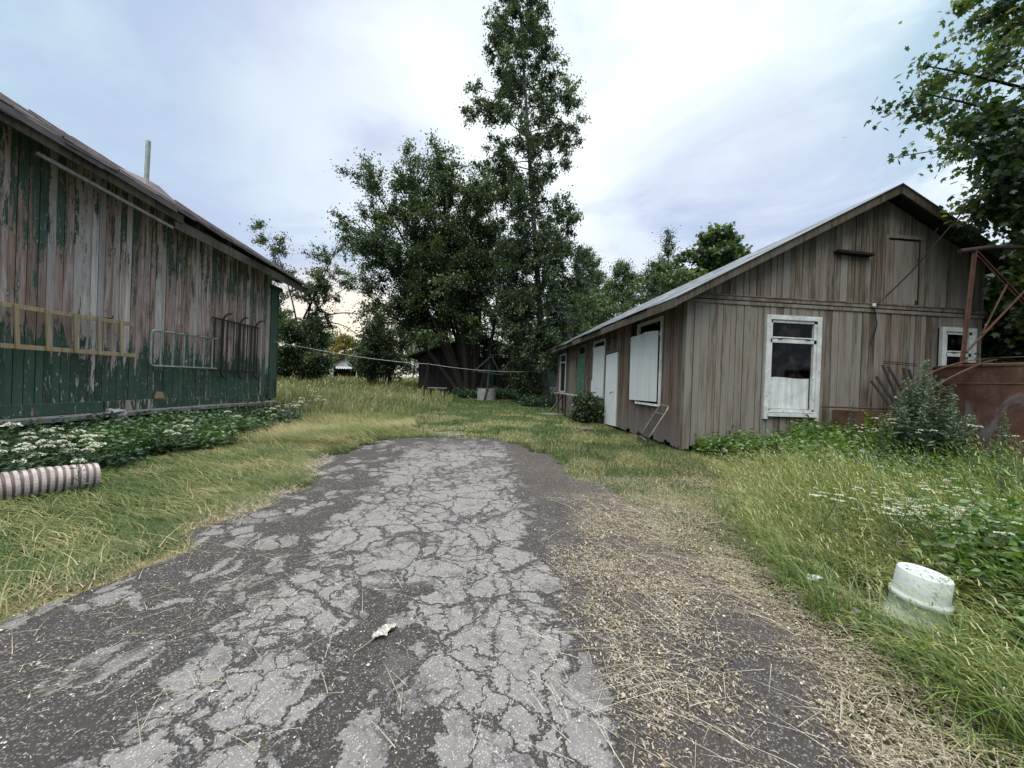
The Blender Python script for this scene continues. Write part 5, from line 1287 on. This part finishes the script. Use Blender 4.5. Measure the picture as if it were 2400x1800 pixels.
for k in range(26):
    a = r_.uniform(0, 6.28); z = r_.uniform(.9, 4.6); rr = np.interp(z, [.5, 2.5, 4.5], [1.7, 2.1, 1.3]) * r_.uniform(.6, 1.1)
    limbs.append((curve3((-13.5, 30, z * .8), (-13.4 + rr * math.cos(a), 30 + rr * math.sin(a), z + .8), (0, 0, .2), 5), .03, .01, 2.4))
tree('apple_tree', 'gnarled old tree by the barn corner with sparse upper branches', A0, limbs, 'oval', .15, 84000, M['leaf_dark'], 'bark', nsub=6, sublen=.32, spread=.24, up=.3, droop=.4, t0=.3, seed=13, bare=1)

def bush(name, label, c_, rx, ry, h, n_, size, mat_, seed, kind='oval', nl=22, cat='bush', group=None, spread=.3, tvar=.16, nsub=5, z0=.1):
    r2 = np.random.default_rng(seed); limbs = []
    for k in range(nl):
        a = r2.uniform(0, 6.28); f = r2.uniform(.15, 1.0); zt = h * (1 - .75 * f ** 2.2) * r2.uniform(.72, 1.0) if k > nl * .35 else h * r2.uniform(.25, .7)
        s_ = (c_[0] + .25 * rx * math.cos(a), c_[1] + .25 * ry * math.sin(a), c_[2]); q = (c_[0] + rx * f * math.cos(a) * .85, c_[1] + ry * f * math.sin(a) * .85, c_[2] + max(zt, z0))
        limbs.append((curve3(s_, q, (0, 0, .15 * h), 6), .018 * h ** .5, .006, 1.0))
    return tree(name, label, tuple(c_), limbs, kind, size, n_, mat_, nsub=nsub, sublen=.26, spread=spread, up=.25, droop=.35, t0=.22, seed=seed + 500, cat=cat, group=group, tvar=tvar)
bush('tree_thicket', 'dense dark thicket beside the little white-gabled hut', (-7.0, 28, .25), 2.5, 2.0, 6.3, 15000, .17, M['leaf_dark'], 31, nl=30, cat='thicket')
bush('tree_thicket', 'green thicket below the broad tree behind the dark shed', (-3.4, 33, .3), 3.4, 2.0, 7.0, 12000, .18, M['leaf_mid'], 32, nl=28, cat='thicket')
bush('shrub', 'low dark shrub below the birch by the dark shed', (2.9, 20.4, 0), 1.5, 1.0, 2.6, 6500, .11, M['leaf_dark'], 33, nl=18)
bush('shrub', 'leafy green bush growing against the shed beside the white door', (3.25, 10.95, 0), .52, .55, 1.0, 3600, .085, M['leaf_dark'], 34, kind='round', nl=16, spread=.10)
bush('shrub', 'small dark bush at the foot of the birch trunk', (3.3, 18.0, 0), .45, .5, .55, 900, .08, M['leaf_dark'], 35, nl=8, spread=.1)

def bg_tree(label, base, h, rad, n_, size, mat_, seed, kind='oval', shape='round', bark='bark', name='broadleaf_tree', grp='trees behind the brown shed'):
    r2 = np.random.default_rng(seed)
    pf = (lambda t, a: rad * float(np.interp(t, [0, .25, .5, .8, 1], [.5, 1, 1.0, .6, .2]))) if shape == 'round' else (lambda t, a: rad * float(np.interp(t, [0, .2, .6, 1], [.7, 1, .6, .1])))
    limbs = spire(base, (base[0] + r2.normal(0, .3), base[1], base[2] + h), pf, 44, .05 + .010 * h, .15, .95, r2, .2, .08)
    return tree(name, label, base, limbs, kind, size, n_, mat_, bark, nsub=6, sublen=.34, spread=.30, up=.3, droop=.3, t0=.25, seed=seed + 900, group=grp)
bg_tree('slender pale tree just right of the tall birch', (9.4, 33, 0), 13.2, 2.7, 38000, .15, M['leaf_mid'], 41)
bg_tree('feathery pale willow filling the gap beside the slender tree', (11.2, 36, 0), 12.0, 3.2, 30000, .16, M['leaf_mid'], 48)
bg_tree('loose willow with feathery tops behind the shed roof', (12.2, 31.5, 0), 11.4, 3.0, 38000, .15, M['leaf_mid'], 42)
bg_tree('thin birch with a spiky top left of the bright maple', (15.3, 30, 0), 14.2, 2.3, 17000, .15, M['leaf_birch'], 43, shape='spire', bark='birchbark')
bg_tree('bright green round-topped maple rising over the shed roof', (18.2, 28.5, 0), 12.9, 4.2, 24000, .26, M['leaf_maple'], 44, kind='maple')
bg_tree('bushy green tree low behind the far end of the shed', (8.0, 27, 0), 7.4, 2.8, 17000, .15, M['leaf_mid'], 45)
bg_tree('mid-sized tree filling the gap below the bright maple', (12.8, 26, 0), 9.6, 3.2, 32000, .16, M['leaf_mid'], 46)
bg_tree('dark tree standing behind the shed ridge', (16.5, 24.5, 0), 8.6, 2.6, 13000, .17, M['leaf_dark'], 47)
for i, (x, y, h, rd) in enumerate(((-31, 62, 9, 5), (-26, 66, 6.5, 4.5), (-16.5, 64, 6.0, 4.5), (-10, 60, 8.5, 5), (-37, 58, 11, 5), (-4, 58, 10, 5), (3, 60, 11, 5), (10, 62, 12, 5.5), (18, 64, 13, 6), (27, 62, 13, 6), (-45, 55, 12, 6), (37, 58, 14, 6))):
    bg_tree('distant green tree on the far edge of the meadow', (x, y, 1.0), h, rd, 5200, .42, M['leaf_mid'], 60 + i, grp='distant trees along the meadow edge')
bg_tree('small tree behind the hut with sunset glow coloured into its leaves', (-21.5, 63, 1.0), 6.4, 2.6, 4200, .32, M['leaf_sunglow'], 81, grp=None)
bush('shrub', 'dark shrub left of the white-gabled hut behind the old tree', (-17.0, 37, .5), 3.0, 2.0, 3.6, 6500, .22, M['leaf_dark'], 36, nl=22)
bush('shrub', 'rounded shrub right of the white-gabled hut', (-10.2, 40, .6), 1.8, 1.5, 3.0, 4000, .22, M['leaf_mid'], 37, nl=16)

# big maple at the right edge, trunk outside the picture
r_ = np.random.default_rng(105); T0 = np.array((11.6, 5.0, 0)); limbs = [(curve3((11.6, 5, 0), (11.3, 5.2, 10.5), (.2, 0, 0), 10), .22, .05, .4)]
for q, lf_ in (((7.15, 5.6, 6.15), .8), ((7.5, 5.9, 6.9), .9), ((8.1, 5.6, 7.9), 1.0), ((8.5, 5.0, 6.7), 1.1), ((8.4, 5.9, 6.0), 1.1), ((8.9, 5.6, 9.2), 1.0), ((9.1, 4.9, 7.9), 1.0), ((8.15, 5.5, 5.15), 1.1), ((8.75, 5.2, 5.2), 1.2),
               ((8.45, 5.75, 4.35), 1.2), ((9.0, 5.4, 4.3), 1.3), ((9.5, 5.7, 3.9), 1.3), ((9.9, 6.1, 3.2), 1.4), ((10.2, 6.2, 2.6), 1.3), ((9.1, 5.8, 4.6), 1.4), ((8.75, 5.6, 4.75), 1.6), ((8.6, 5.6, 5.3), 1.6), ((8.95, 5.3, 5.0), 1.6), ((9.3, 5.6, 4.9), 1.5), ((8.5, 5.2, 5.8), 1.2), ((9.3, 5.1, 5.7), 1.1), ((9.7, 4.4, 6.6), 1.0), ((10.2, 5.6, 4.6), 1.1), ((9.9, 6.0, 8.2), 1.0), ((10.4, 4.2, 5.0), 1.0), ((9.8, 4.6, 9.6), 1.0)):
    z0 = min(q[2] * .75, 8.5); limbs.append((curve3((11.5, 5.05, z0), q, (0, 0, .35), 9), .055, .010, lf_))
limbs.append((curve3((9.4, 5.4, 5.5), (6.55, 5.5, 4.98), (0, 0, .10), 9), .020, .006, .30))
tree('maple_tree', 'big leafy maple overhanging the shed from the right edge', tuple(T0), limbs, 'maple', .088, 34000, M['leaf_maple'], 'bark', nsub=12, sublen=.16, spread=.19, up=.0, droop=.55, t0=.50, seed=15, twig=3, tvar=.22)
bush('shrub', 'deep dark shrubbery behind the rusty lattice', (11.5, 6.7, 0), 1.9, 1.4, 4.9, 17000, .16, M['leaf_dark'], 38, kind='round', nl=34)

# ------------------------------------------------------------------ FAR BUILDINGS, WELL, POLE
ds = empty('dark_shed', (-4.2, 27, .2), 'dark weathered timber shed under the trees with a low pitched roof', 'shed')
mb = MB()
df = lambda s, o, z: (s, 27.0 - o, z)
planks(mb, df, -4.1, 4.4, lambda s: .15, lambda s: 2.75, .17, seed=51, jit=.008)
planks(mb, df, -4.1, 4.4, lambda s: 2.76, lambda s: 2.78 + (s + 4.1) * .34 if s < .15 else 2.78 + (4.4 - s) * .34, .17, seed=52, jit=.008, base=.01)
mb.box((-4.1, 27.03, .1), (-4.0, 32, 2.8)); mb.box((4.3, 27.03, .1), (4.4, 32, 2.8)); mb.box((-4.0, 31.9, .1), (4.3, 32, 2.8)); mb.box((-4.0, 27.03, .1), (4.3, 27.06, 2.9))
M['shedwood'] = woodmat('old_shed_boards', (.014, .013, .012), (.045, .042, .038), (.075, .07, .065), (.085, .085, .082, 1), .5)
mb.build('wall', M['shedwood'], ds)
mb = MB()
for a, b in ((-4.75, .15), (5.05, .15)):
    za, zb = 2.62, 4.28
    mb.hexa([(a, 26.45, za), (b, 26.45, zb), (b, 32.4, zb), (a, 32.4, za), (a, 26.45, za + .14), (b, 26.45, zb + .14), (b, 32.4, zb + .14), (a, 32.4, za + .14)])
mb.build('roof', M['tar'], ds)
for x in (-1.9, -.95):
    mb = MB(); frbox(mb, df, x, x + .62, .0, .05, 1.15, 2.2, .8); wn = mb.build('window_shutter', M['shedwood'], ds)
mb = MB(); frbox(mb, df, .55, 1.15, .0, .05, .3, 2.7); mb.build('corner_panel', M['teal'], ds)
mb = MB(); frbox(mb, df, -3.8, 1.0, .0, .035, .95, 1.10); mb.build('wall_rail', M['shedwood'], ds)

th_ = empty('teal_house', (5.2, 25.2, 0), 'dull teal house wall glimpsed behind the birch', 'house')
mb = MB(); hf = lambda s, o, z: (s, 25.2 - o, z)
planks(mb, hf, 3.0, 9.0, lambda s: .95, lambda s: 3.7, .16, seed=53, jit=.004); mb.box((3.0, 25.22, .9), (9.0, 30, 3.7)); mb.build('wall', M['teal'], th_)
mb = MB(); mb.box((3.0, 25.14, .0), (9.0, 25.23, .93)); mb.build('footing', M['concrete'], th_)
for x in (4.05, 5.05):
    mb = MB(); frbox(mb, hf, x, x + .36, .0, .03, 1.55, 2.15); f_ = mb.build('window', M['glass'], th_)
    if x < 5: mb = MB(); mb.add([hf(x, .035, 2.15), hf(x + .36, .035, 2.15), hf(x + .26, .035, 1.6), hf(x + .12, .035, 1.62)], [(0, 1, 2, 3)]); mb.build('curtain', M['red'], f_, origin=parent_world(f_))
mb = MB(); mb.hexa([(2.7, 24.8, 3.62), (9.2, 24.8, 3.62), (9.2, 27.5, 5.2), (2.7, 27.5, 5.2), (2.7, 24.8, 3.72), (9.2, 24.8, 3.72), (9.2, 27.5, 5.3), (2.7, 27.5, 5.3)]); mb.build('roof', M['tar'], th_)

hu = empty('white_gabled_hut', (-13.5, 40, .6), 'tiny hut with white gable and scalloped awning across the meadow', 'hut')
uf = lambda s, o, z: (-13.5 + s, 40 - o, z)
mb = MB()
mb.add([uf(-1.2, 0, 2.15), uf(1.2, 0, 2.15), uf(1.2, 0, 2.45), uf(0, 0, 3.0), uf(-1.2, 0, 2.45), uf(-1.2, -.05, 2.15), uf(1.2, -.05, 2.15), uf(1.2, -.05, 2.45), uf(0, -.05, 3.0), uf(-1.2, -.05, 2.45)],
       [(0, 1, 2, 3, 4), (9, 8, 7, 6, 5)] + [(i, i + 5, (i + 1) % 5 + 5, (i + 1) % 5) for i in range(5)])
for s_ in (-1.2, 1.12): frbox(mb, uf, s_, s_ + .08, -.05, .02, .5, 2.16)
mb.build('gable', M['whiteboard'], hu)
mb = MB(); frbox(mb, uf, -1.2, 1.2, -2.0, -1.95, .5, 2.3); frbox(mb, uf, -1.2, -1.16, -1.95, -.06, .5, 2.3); frbox(mb, uf, 1.16, 1.2, -1.95, -.06, .5, 2.3); mb.build('inner_walls', M['darkwood'], hu)
mb = MB()
for sg in (-1, 1): mb.hexa([uf(sg * 1.5, .3, 2.34), uf(0, .3, 3.04), uf(0, -2.1, 3.04), uf(sg * 1.5, -2.1, 2.34), uf(sg * 1.5, .3, 2.42), uf(0, .3, 3.12), uf(0, -2.1, 3.12), uf(sg * 1.5, -2.1, 2.42)])
mb.build('roof', M['tar'], hu)
mb = MB(); V = []; n_ = 48
for i in range(n_ + 1):
    s_ = -.85 + 1.9 * i / n_; V += [uf(s_, .05, 2.16), uf(s_, .35, 1.98 - .09 * abs(math.sin(i * math.pi / 6)))]
mb.add(V, [(2 * i, 2 * i + 2, 2 * i + 3, 2 * i + 1) for i in range(n_)]); mb.build('awning', M['white'], hu)
mb = MB(); frbox(mb, uf, -.8, .8, -.3, .0, .5, 1.85); mb.build('counter', M['black'], hu)

we = empty('concrete_well', (.55, 21.4, 0), 'concrete ring well under a rough timber tripod in the shade', 'well')
mb = MB(); mb.lathe([(.52, 0), (.52, .74), (.42, .74), (.42, .2)], 40, (.55, 21.5, 0), caps=False); mb.build('concrete_ring', M['concrete'], we)
for a, b, w_ in (((.42, 20.95, 0), (.62, 21.0, .98), .10), ((.58, 20.93, .7), (.63, 20.93, 2.1), .07), ((-.25, 21.2, 1.65), (.75, 21.3, 2.6), .07), ((1.5, 21.4, 1.25), (.75, 21.3, 2.6), .06)):
    mb = MB(); mb.bar(a, b, w_, w_, up=(0, 1, 0)); mb.build('timber', M['shedwood'], we)
mb = MB(); mb.bar((.0, 21.2, 1.70), (1.45, 21.3, 1.55), .12, .04); mb.build('cross_board', M['teal'], we)

be = empty('wooden_bench', (-1.95, 19, 0), 'small rough wooden bench in the tall grass by the dark shed', 'bench')
mb = MB(); mb.box((-2.42, 18.85, .72), (-1.48, 19.15, .76)); mb.build('seat', M['greywood'], be)
for x in (-2.3, -1.62):
    mb = MB(); mb.box((x, 18.9, 0), (x + .06, 19.1, .72)); mb.build('leg', M['darkwood'], be)
mb = MB(); mb.tube([(-2.25, 16.17, -.1), (-2.18, 16.18, .9), (-2.07, 16.2, 1.88)], [.032, .03, .022], 7)
tag(mb.build('clothesline_pole', M['darkwood'], origin=(-2.2, 16.17, 0)), 'thin leaning wooden pole propping up the washing line', 'pole')
mb = MB(); pts = [(-5.35, 10.5, 2.0)]
for p, q, sag in (((-5.35, 10.5, 2.0), (-2.08, 16.2, 1.80), .10), ((-2.08, 16.2, 1.80), (3.3, 20.1, 1.80), .14)):
    for t in np.linspace(0, 1, 14)[1:]: v = np.array(p) * (1 - t) + np.array(q) * t; v[2] -= sag * 4 * t * (1 - t); pts.append(tuple(v))
mb.tube(pts, .010, 5); tag(mb.build('washing_line', M['rope'], origin=pts[0]), 'slack pale washing line from the barn corner to the birch', 'rope')

# ------------------------------------------------------------------ WEEDS AND FLOWERS
M['weed'] = leafmat('weed_leaves', [(0, (.018, .045, .014)), (.5, (.048, .110, .028)), (.85, (.105, .190, .045)), (1, (.20, .28, .08))], .36, .07)
M['weed_dark'] = leafmat('dark_weed_leaves', [(0, (.012, .032, .014)), (.5, (.030, .072, .028)), (.85, (.062, .118, .040)), (1, (.11, .17, .06))], .32, .06)
M['weed_bright'] = leafmat('bright_weed_leaves', [(0, (.030, .075, .012)), (.5, (.095, .195, .022)), (.85, (.21, .31, .035)), (1, (.38, .42, .05))], .42, .06)
M['silver'] = leafmat('silvery_leaves', [(0, (.035, .065, .040)), (.5, (.085, .130, .080)), (.85, (.17, .22, .15)), (1, (.34, .38, .28))], .30, .05)
M['petal'] = leafmat('white_petals', [(0, (.55, .58, .50)), (.5, (.74, .76, .72)), (1, (.84, .85, .83))], .35, .03)
M['cream'] = leafmat('cream_petals', [(0, (.45, .40, .28)), (1, (.70, .64, .50))], .35, .03)
M['stem'] = plainmat('green_stem', (.10, .16, .05), .7, var=.3)
def weeds(name, n_, x0, x1, y0, y1, keepf, hfun, size, mat_, label, kind='nettle', seed=1, tmean=.45, levels=6, spread=.06):
    """leafy stems: leaves whorled up thin stalks"""
    r2 = np.random.default_rng(seed); x = r2.uniform(x0, x1, n_); y = r2.uniform(y0, y1, n_); k = keepf(x, y) & clear_mask(x, y); x, y = x[k], y[k]
    h = hfun(x, y) * r2.uniform(.5, 1.15, len(x)) * (1 + .25 * noise2(x, y, 1.7, seed * .37)); N = len(x); P = []; D = []; Sz = []; T = []
    lean = r2.normal(0, .16, (N, 2)); pt = np.clip(tmean + .22 * noise2(x, y, 2.5, seed) + r2.normal(0, .09, N), 0, 1)
    for lv in range(levels):
        f = (lv + 1.0) / levels
        for q in range(3):
            a = r2.uniform(0, 6.28, N); P.append(np.stack([x + lean[:, 0] * h * f + spread * np.cos(a) * .3, y + lean[:, 1] * h * f + spread * np.sin(a) * .3, gz(x, y) + h * f * r2.uniform(.85, 1.05, N)], 1))
            D.append(np.stack([np.cos(a), np.sin(a), r2.uniform(-.45, .55, N)], 1)); Sz.append(size * r2.uniform(.6, 1.25, N) * (1.15 - .45 * f)); T.append(np.clip(pt + .10 * (f - .5) + r2.normal(0, .10, N), 0, 1))
    o = leaves(name, kind, np.concatenate(P), np.concatenate(D), np.concatenate(Sz), np.concatenate(T), mat_, None, r2)
    return tag(o, label, 'weeds', kind='stuff')
wl_in = lambda x, y: (x < np.interp(y, [1, 3.5, 4.5, 5.6, 8.9, 10], [-3.75, -3.95, -3.95, -3.85, -3.85, -4.3]) + .18 * noise2(x, y, 2.0, 4)) & (np.hypot((x + 4.3) * .725 - (y - 2.8) * .69, 0) > .17)
weeds('leafy_weeds', 5200, -7.0, -3.4, 2.0, 10.6, wl_in, lambda x, y: np.interp(x, [-6, -4.6, -3.7], [.42, .40, .22]) * np.where(y < 5.2, 1.05, .9), .085, M['weed_dark'], 'dark leafy weeds along the foot of the green barn', seed=201)
weeds('leafy_weeds', 900, -5.2, -3.6, 4.6, 7.2, wl_in, lambda x, y: np.full(len(x), .42), .075, M['weed'], 'lighter nettles amid the dark weeds by the barn', seed=202, tmean=.6)
def wr(x, y): return (y > 5.0 + .9 * np.clip(4.9 - x, 0, 2) + .12 * noise2(x, y, 2.5, 1)) & (y < 6.5)
weeds('leafy_weeds', 2300, 3.95, 8.2, 4.2, 6.5, wr, lambda x, y: np.interp(x, [4, 5, 6.2, 8], [.34, .42, .62, .75]), .085, M['weed_bright'], 'bright green weeds along the shed gable', kind='nettle', seed=203, tmean=.42)
weeds('leafy_weeds', 2000, 3.2, 8.8, 2.6, 6.0, lambda x, y: (x > 3.0 + .62 * np.abs(y - 3.2) * (y > 3.2) + .30 + .2 * noise2(x, y, 2.0, 3)) & (y < 1.05 * x + 1.2) & (x < 1.75 * y + 2.2), lambda x, y: np.interp(x, [3.3, 4.5, 6.2, 7], [.22, .42, .50, .34]), .080, M['weed_bright'], 'yellow-green leafy weeds sloping up to the rusty tank', kind='long', seed=204, tmean=.40)
weeds('leafy_weeds', 1150, 4.5, 9.5, 2.6, 5.0, lambda x, y: (x > 4.3) & (x < 1.8 * y + 2.0), lambda x, y: np.interp(x, [4.5, 6, 8], [.36, .42, .36]), .085, M['weed'], 'tangled dark nettles before the tank', seed=205, tmean=.38)
weeds('leafy_weeds', 2600, 2.25, 4.8, .9, 2.9, lambda x, y: (x > 2.40 + .22 * noise2(x, y, 3, 1)) & (x < 1.72 * y + 1.2) & (y < .74 * x), lambda x, y: np.interp(x, [2.3, 2.7, 3.2, 4], [.18, .28, .34, .36]), .065, M['weed_bright'], 'nettles crowding the right foreground beside the bucket', seed=206, tmean=.36, levels=8)
weeds('leafy_weeds', 1300, 2.35, 3.4, .95, 1.85, lambda x, y: (x > 2.48 + .2 * noise2(x, y, 4, 2)) & (x > 1.28 * y), lambda x, y: np.interp(x, [2.4, 2.8, 3.4], [.34, .52, .56]), .065, M['weed_bright'], 'tall nettles rising at the right edge of the picture', seed=212, tmean=.32, levels=9)
weeds('leafy_weeds', 420, 1.75, 2.8, .8, 1.7, lambda x, y: (x > 1.85) & (x < 1.7 * y + .9), lambda x, y: np.full(len(x), .10), .055, M['weed'], 'low broad leaves in the front grass', kind='round', seed=207, tmean=.62, levels=3)
weeds('leafy_weeds', 900, 2.2, 4.4, 17.5, 24.5, lambda x, y: x > 1.5, lambda x, y: np.full(len(x), .45), .14, M['weed_dark'], 'dark undergrowth round the birch foot', seed=208)
weeds('leafy_weeds', 1100, -1.4, 4.0, 22.0, 26.6, lambda x, y: y > 0, lambda x, y: np.full(len(x), .55), .16, M['weed_dark'], 'shaded undergrowth before the dark shed', seed=209)

def umbel(name, h, nh, headr, label, cat, group, mat_, seed, foliage, loc, flat=.25, leaf=.06, nlf=26):
    """one flowering plant: stems + leaves + each flower head its own part"""
    r2 = np.random.default_rng(seed); root = empty(name, loc, label, cat, group); sm = MB(); heads = []
    sm.tube([(0, 0, 0), (.01, .01, h * .55)], [.004, .003], 5)
    for i in range(nh):
        a = 6.28 * i / nh + r2.uniform(-.5, .5); rr = h * .16 * r2.uniform(.5, 1.3) if nh > 1 else 0; z = h * r2.uniform(.66, 1.0)
        top = np.array((rr * math.cos(a), rr * math.sin(a), z)); sm.tube([(.01, .01, h * .5), (rr * .5 * math.cos(a), rr * .5 * math.sin(a), z * .8), tuple(top)], [.003, .0025, .0015], 4); heads.append(top)
    o_ = sm.build('stem', M['stem']); o_.parent = root
    for t_ in heads:
        n_ = 46; rr = headr * np.sqrt(r2.uniform(0, 1, n_)) * r2.uniform(.85, 1.15); a = r2.uniform(0, 6.28, n_)
        P = np.stack([t_[0] + rr * np.cos(a), t_[1] + rr * np.sin(a), t_[2] + flat * (headr - rr * rr / headr) + r2.normal(0, headr * .05, n_)], 1)
        D = np.stack([np.cos(a), np.sin(a), r2.uniform(-.1, .5, n_)], 1)
        o_ = leaves('flower_head', 'round', P, D, np.full(n_, headr * .36), r2.uniform(0, 1, n_), mat_, None, r2); o_.parent = root
    f = r2.uniform(.1, .75, nlf); a = r2.uniform(0, 6.28, nlf)
    P = np.stack([.02 * np.cos(a), .02 * np.sin(a), h * f], 1); D = np.stack([np.cos(a), np.sin(a), r2.uniform(-.2, .6, nlf)], 1)
    o_ = leaves('foliage', 'long', P, D, leaf * r2.uniform(.7, 1.4, nlf), r2.uniform(.2, .7, nlf), M[foliage], None, r2); o_.parent = root
    return root
cpl = 'cow parsley with white umbels among the weeds below the barn'
cp = [umbel('cow_parsley', .60, 3, .048, cpl, 'flower', 'cow parsley below the green barn', M['petal'], 300 + i, 'weed_dark', (-4.2, 3.9, 0), flat=.5) for i in range(3)]
spots = [(-4.17, 3.83), (-4.36, 4.21), (-3.86, 4.08), (-3.95, 3.98), (-3.8, 4.15), (-3.42, 3.62), (-4.6, 3.7), (-4.5, 4.5), (-4.05, 3.55), (-4.75, 4.05), (-3.95, 3.75), (-4.3, 3.4), (-4.9, 3.5), (-4.05, 4.4), (-5.1, 4.2), (-3.7, 5.05), (-4.0, 5.6), (-3.75, 3.45), (-4.7, 3.25),
         (-3.9, 7.6), (-4.1, 8.4), (-4.3, 9.2), (-4.0, 9.0), (-4.5, 10.0), (-4.2, 10.6), (-5.0, 12.4), (-5.6, 13.5), (-3.95, 6.6), (-4.35, 9.6), (-4.8, 11.2)]
r_ = np.random.default_rng(310)
for i, (x, y) in enumerate(spots):
    sc = r_.uniform(.72, 1.08); zr = r_.uniform(0, 6.28); 
    if x > -3.2: sc *= .62
    if i < 3: cp[i].location = (x, y, gz(x, y)); cp[i].scale = (sc,) * 3; cp[i].rotation_euler = (0, 0, zr)
    else: dup(cp[i % 3], (x, y, float(gz(x, y))), zr, sc, cpl if y < 5.3 else None)
yl = 'yarrow with flat white flower heads in the grass right of the bucket'
yr = [umbel('yarrow', .58, 4, .017, yl, 'flower', 'yarrow in the right-hand grass', M['petal'], 330 + i, 'silver', (3, 2.2, 0), flat=.12, leaf=.035) for i in range(3)]
k = 0; r_ = np.random.default_rng(331)
for i in range(50):
    if i < 34: x, y = r_.normal(3.0, .26), r_.normal(2.25, .16)
    else: x, y = r_.uniform(2.5, 4.3), r_.uniform(1.75, 2.9)
    if x > 1.66 * y: x = 1.6 * y - .1
    sc = r_.uniform(.78, 1.12); zr = r_.uniform(0, 6.28)
    if i < 3: yr[i].location = (x, y, 0); yr[i].scale = (sc,) * 3; yr[i].rotation_euler = (0, 0, zr)
    else: dup(yr[i % 3], (x, y, 0), zr, sc)
hl = 'hogweed with domed cream-white flower heads beside the tall mugwort'
hg = umbel('hogweed', .95, 3, .034, hl, 'flower', 'hogweed around the mugwort', M['petal'], 350, 'weed', (6.3, 5.0, 0), flat=.5, leaf=.12)
for i, (x, y, s_) in enumerate(((5.75, 4.75, .95), (6.0, 4.5, .82), (6.45, 4.4, .92), (5.5, 4.9, .78), (6.75, 4.15, .80))): dup(hg, (x, y, 0), i * 1.1, s_)

def mugwort(loc, h, w_, label, seed, nst=16):
    r2 = np.random.default_rng(seed); root = empty('mugwort', loc, label, 'tall weed'); sm = MB(); P = []; D = []; T = []; Z = []; P2 = []; D2 = []; T2 = []; S2 = []
    for i in range(nst):
        a = r2.uniform(0, 6.28); f = math.sqrt(r2.uniform(0, 1)) if i > 1 else .12 * i; zt = h * (1 - .52 * f) * r2.uniform(.88, 1.0); e = np.array((w_ * f * math.cos(a), w_ * f * math.sin(a), zt))
        ln = curve3((.05 * math.cos(a), .05 * math.sin(a), 0), e, (w_ * .18 * f * math.cos(a), w_ * .18 * f * math.sin(a), -.05), 10); sm.tube(ln, np.linspace(.008, .002, 10), 5)
        for q in np.linspace(.12, 1, 52):
            j = min(int(q * 9), 8); p = ln[j] + (ln[j + 1] - ln[j]) * (q * 9 - j)
            for _ in range(3):
                b = r2.uniform(0, 6.28); l_ = h * np.interp(q, [.1, .5, .8, 1], [.085, .075, .04, .018]) * r2.uniform(.7, 1.3); P.append(p); D.append((math.cos(b), math.sin(b), r2.uniform(-.15, .8))); T.append(np.clip(.18 + .38 * q + r2.normal(0, .13), 0, 1)); Z.append(l_)
        for q in np.linspace(.62, .99, 16):            # drooping side spikes of grey buds
            j = min(int(q * 9), 8); p = ln[j] + (ln[j + 1] - ln[j]) * (q * 9 - j); b = r2.uniform(0, 6.28); l_ = h * .085 * (1.25 - q)
            for g in range(9):
                u = (g + .5) / 9; P2.append(p + np.array((l_ * u * math.cos(b), l_ * u * math.sin(b), l_ * (.95 * u - .7 * u * u) * 1.4))); D2.append(r2.normal(0, 1, 3) + (0, 0, .8)); T2.append(np.clip(r2.normal(.72 + .15 * u, .12), 0, 1)); S2.append(h * .014)
    o_ = sm.build('stems', M['stem']); o_.parent = root
    o_ = leaves('foliage', 'long', np.array(P), np.array(D), np.array(Z), np.array(T), M['silver'], None, r2); o_.parent = root
    o_ = leaves('bud_spikes', 'oval', np.array(P2), np.array(D2), np.array(S2), np.array(T2), M['silver'], None, r2); o_.parent = root
mugwort((6.35, 4.80, 0), 1.80, .52, 'tall bushy silvery mugwort standing before the rusty tank', 401, 34)
mugwort((6.45, 4.05, 0), 1.02, .20, 'slim silvery mugwort spike in front of the tank', 402, 7)
mugwort((6.05, 5.55, 0), 1.00, .22, 'small mugwort left of the tall one by the trough', 403, 7)
mugwort((6.0, 4.95, 0), .95, .22, 'small mugwort in front of the tall one', 404, 6)

mb = MB(); mb.tube([(4.44, 2.9, 0), (4.62, 2.9, .09), (4.59, 2.9, .19), (4.62, 2.9, .37), (4.68, 2.92, .46)], [.032, .030, .026, .022, .016], 8); mb.tube([(4.62, 2.9, .33), (4.8, 2.85, .29), (5.1, 2.8, .2)], [.010, .008, .005], 5)
tag(mb.build('dead_branch', M['bark'], origin=(4.5, 2.9, 0), smooth=True), 'dark crooked dead branch sticking out of the yarrow', 'branch')
mb = MB(); mb.tube([(4.42, 2.78, .16), (4.80, 2.86, .06)], .022, 12, cap=False); mb.tube([(4.42, 2.78, .16), (4.80, 2.86, .06)], .017, 12, cap=False)
tag(mb.build('rusty_pipe', M['rust'], origin=(4.6, 2.8, .1)), 'short rusty pipe end poking out of the right-hand weeds', 'pipe')
print('objects', len(bpy.data.objects))
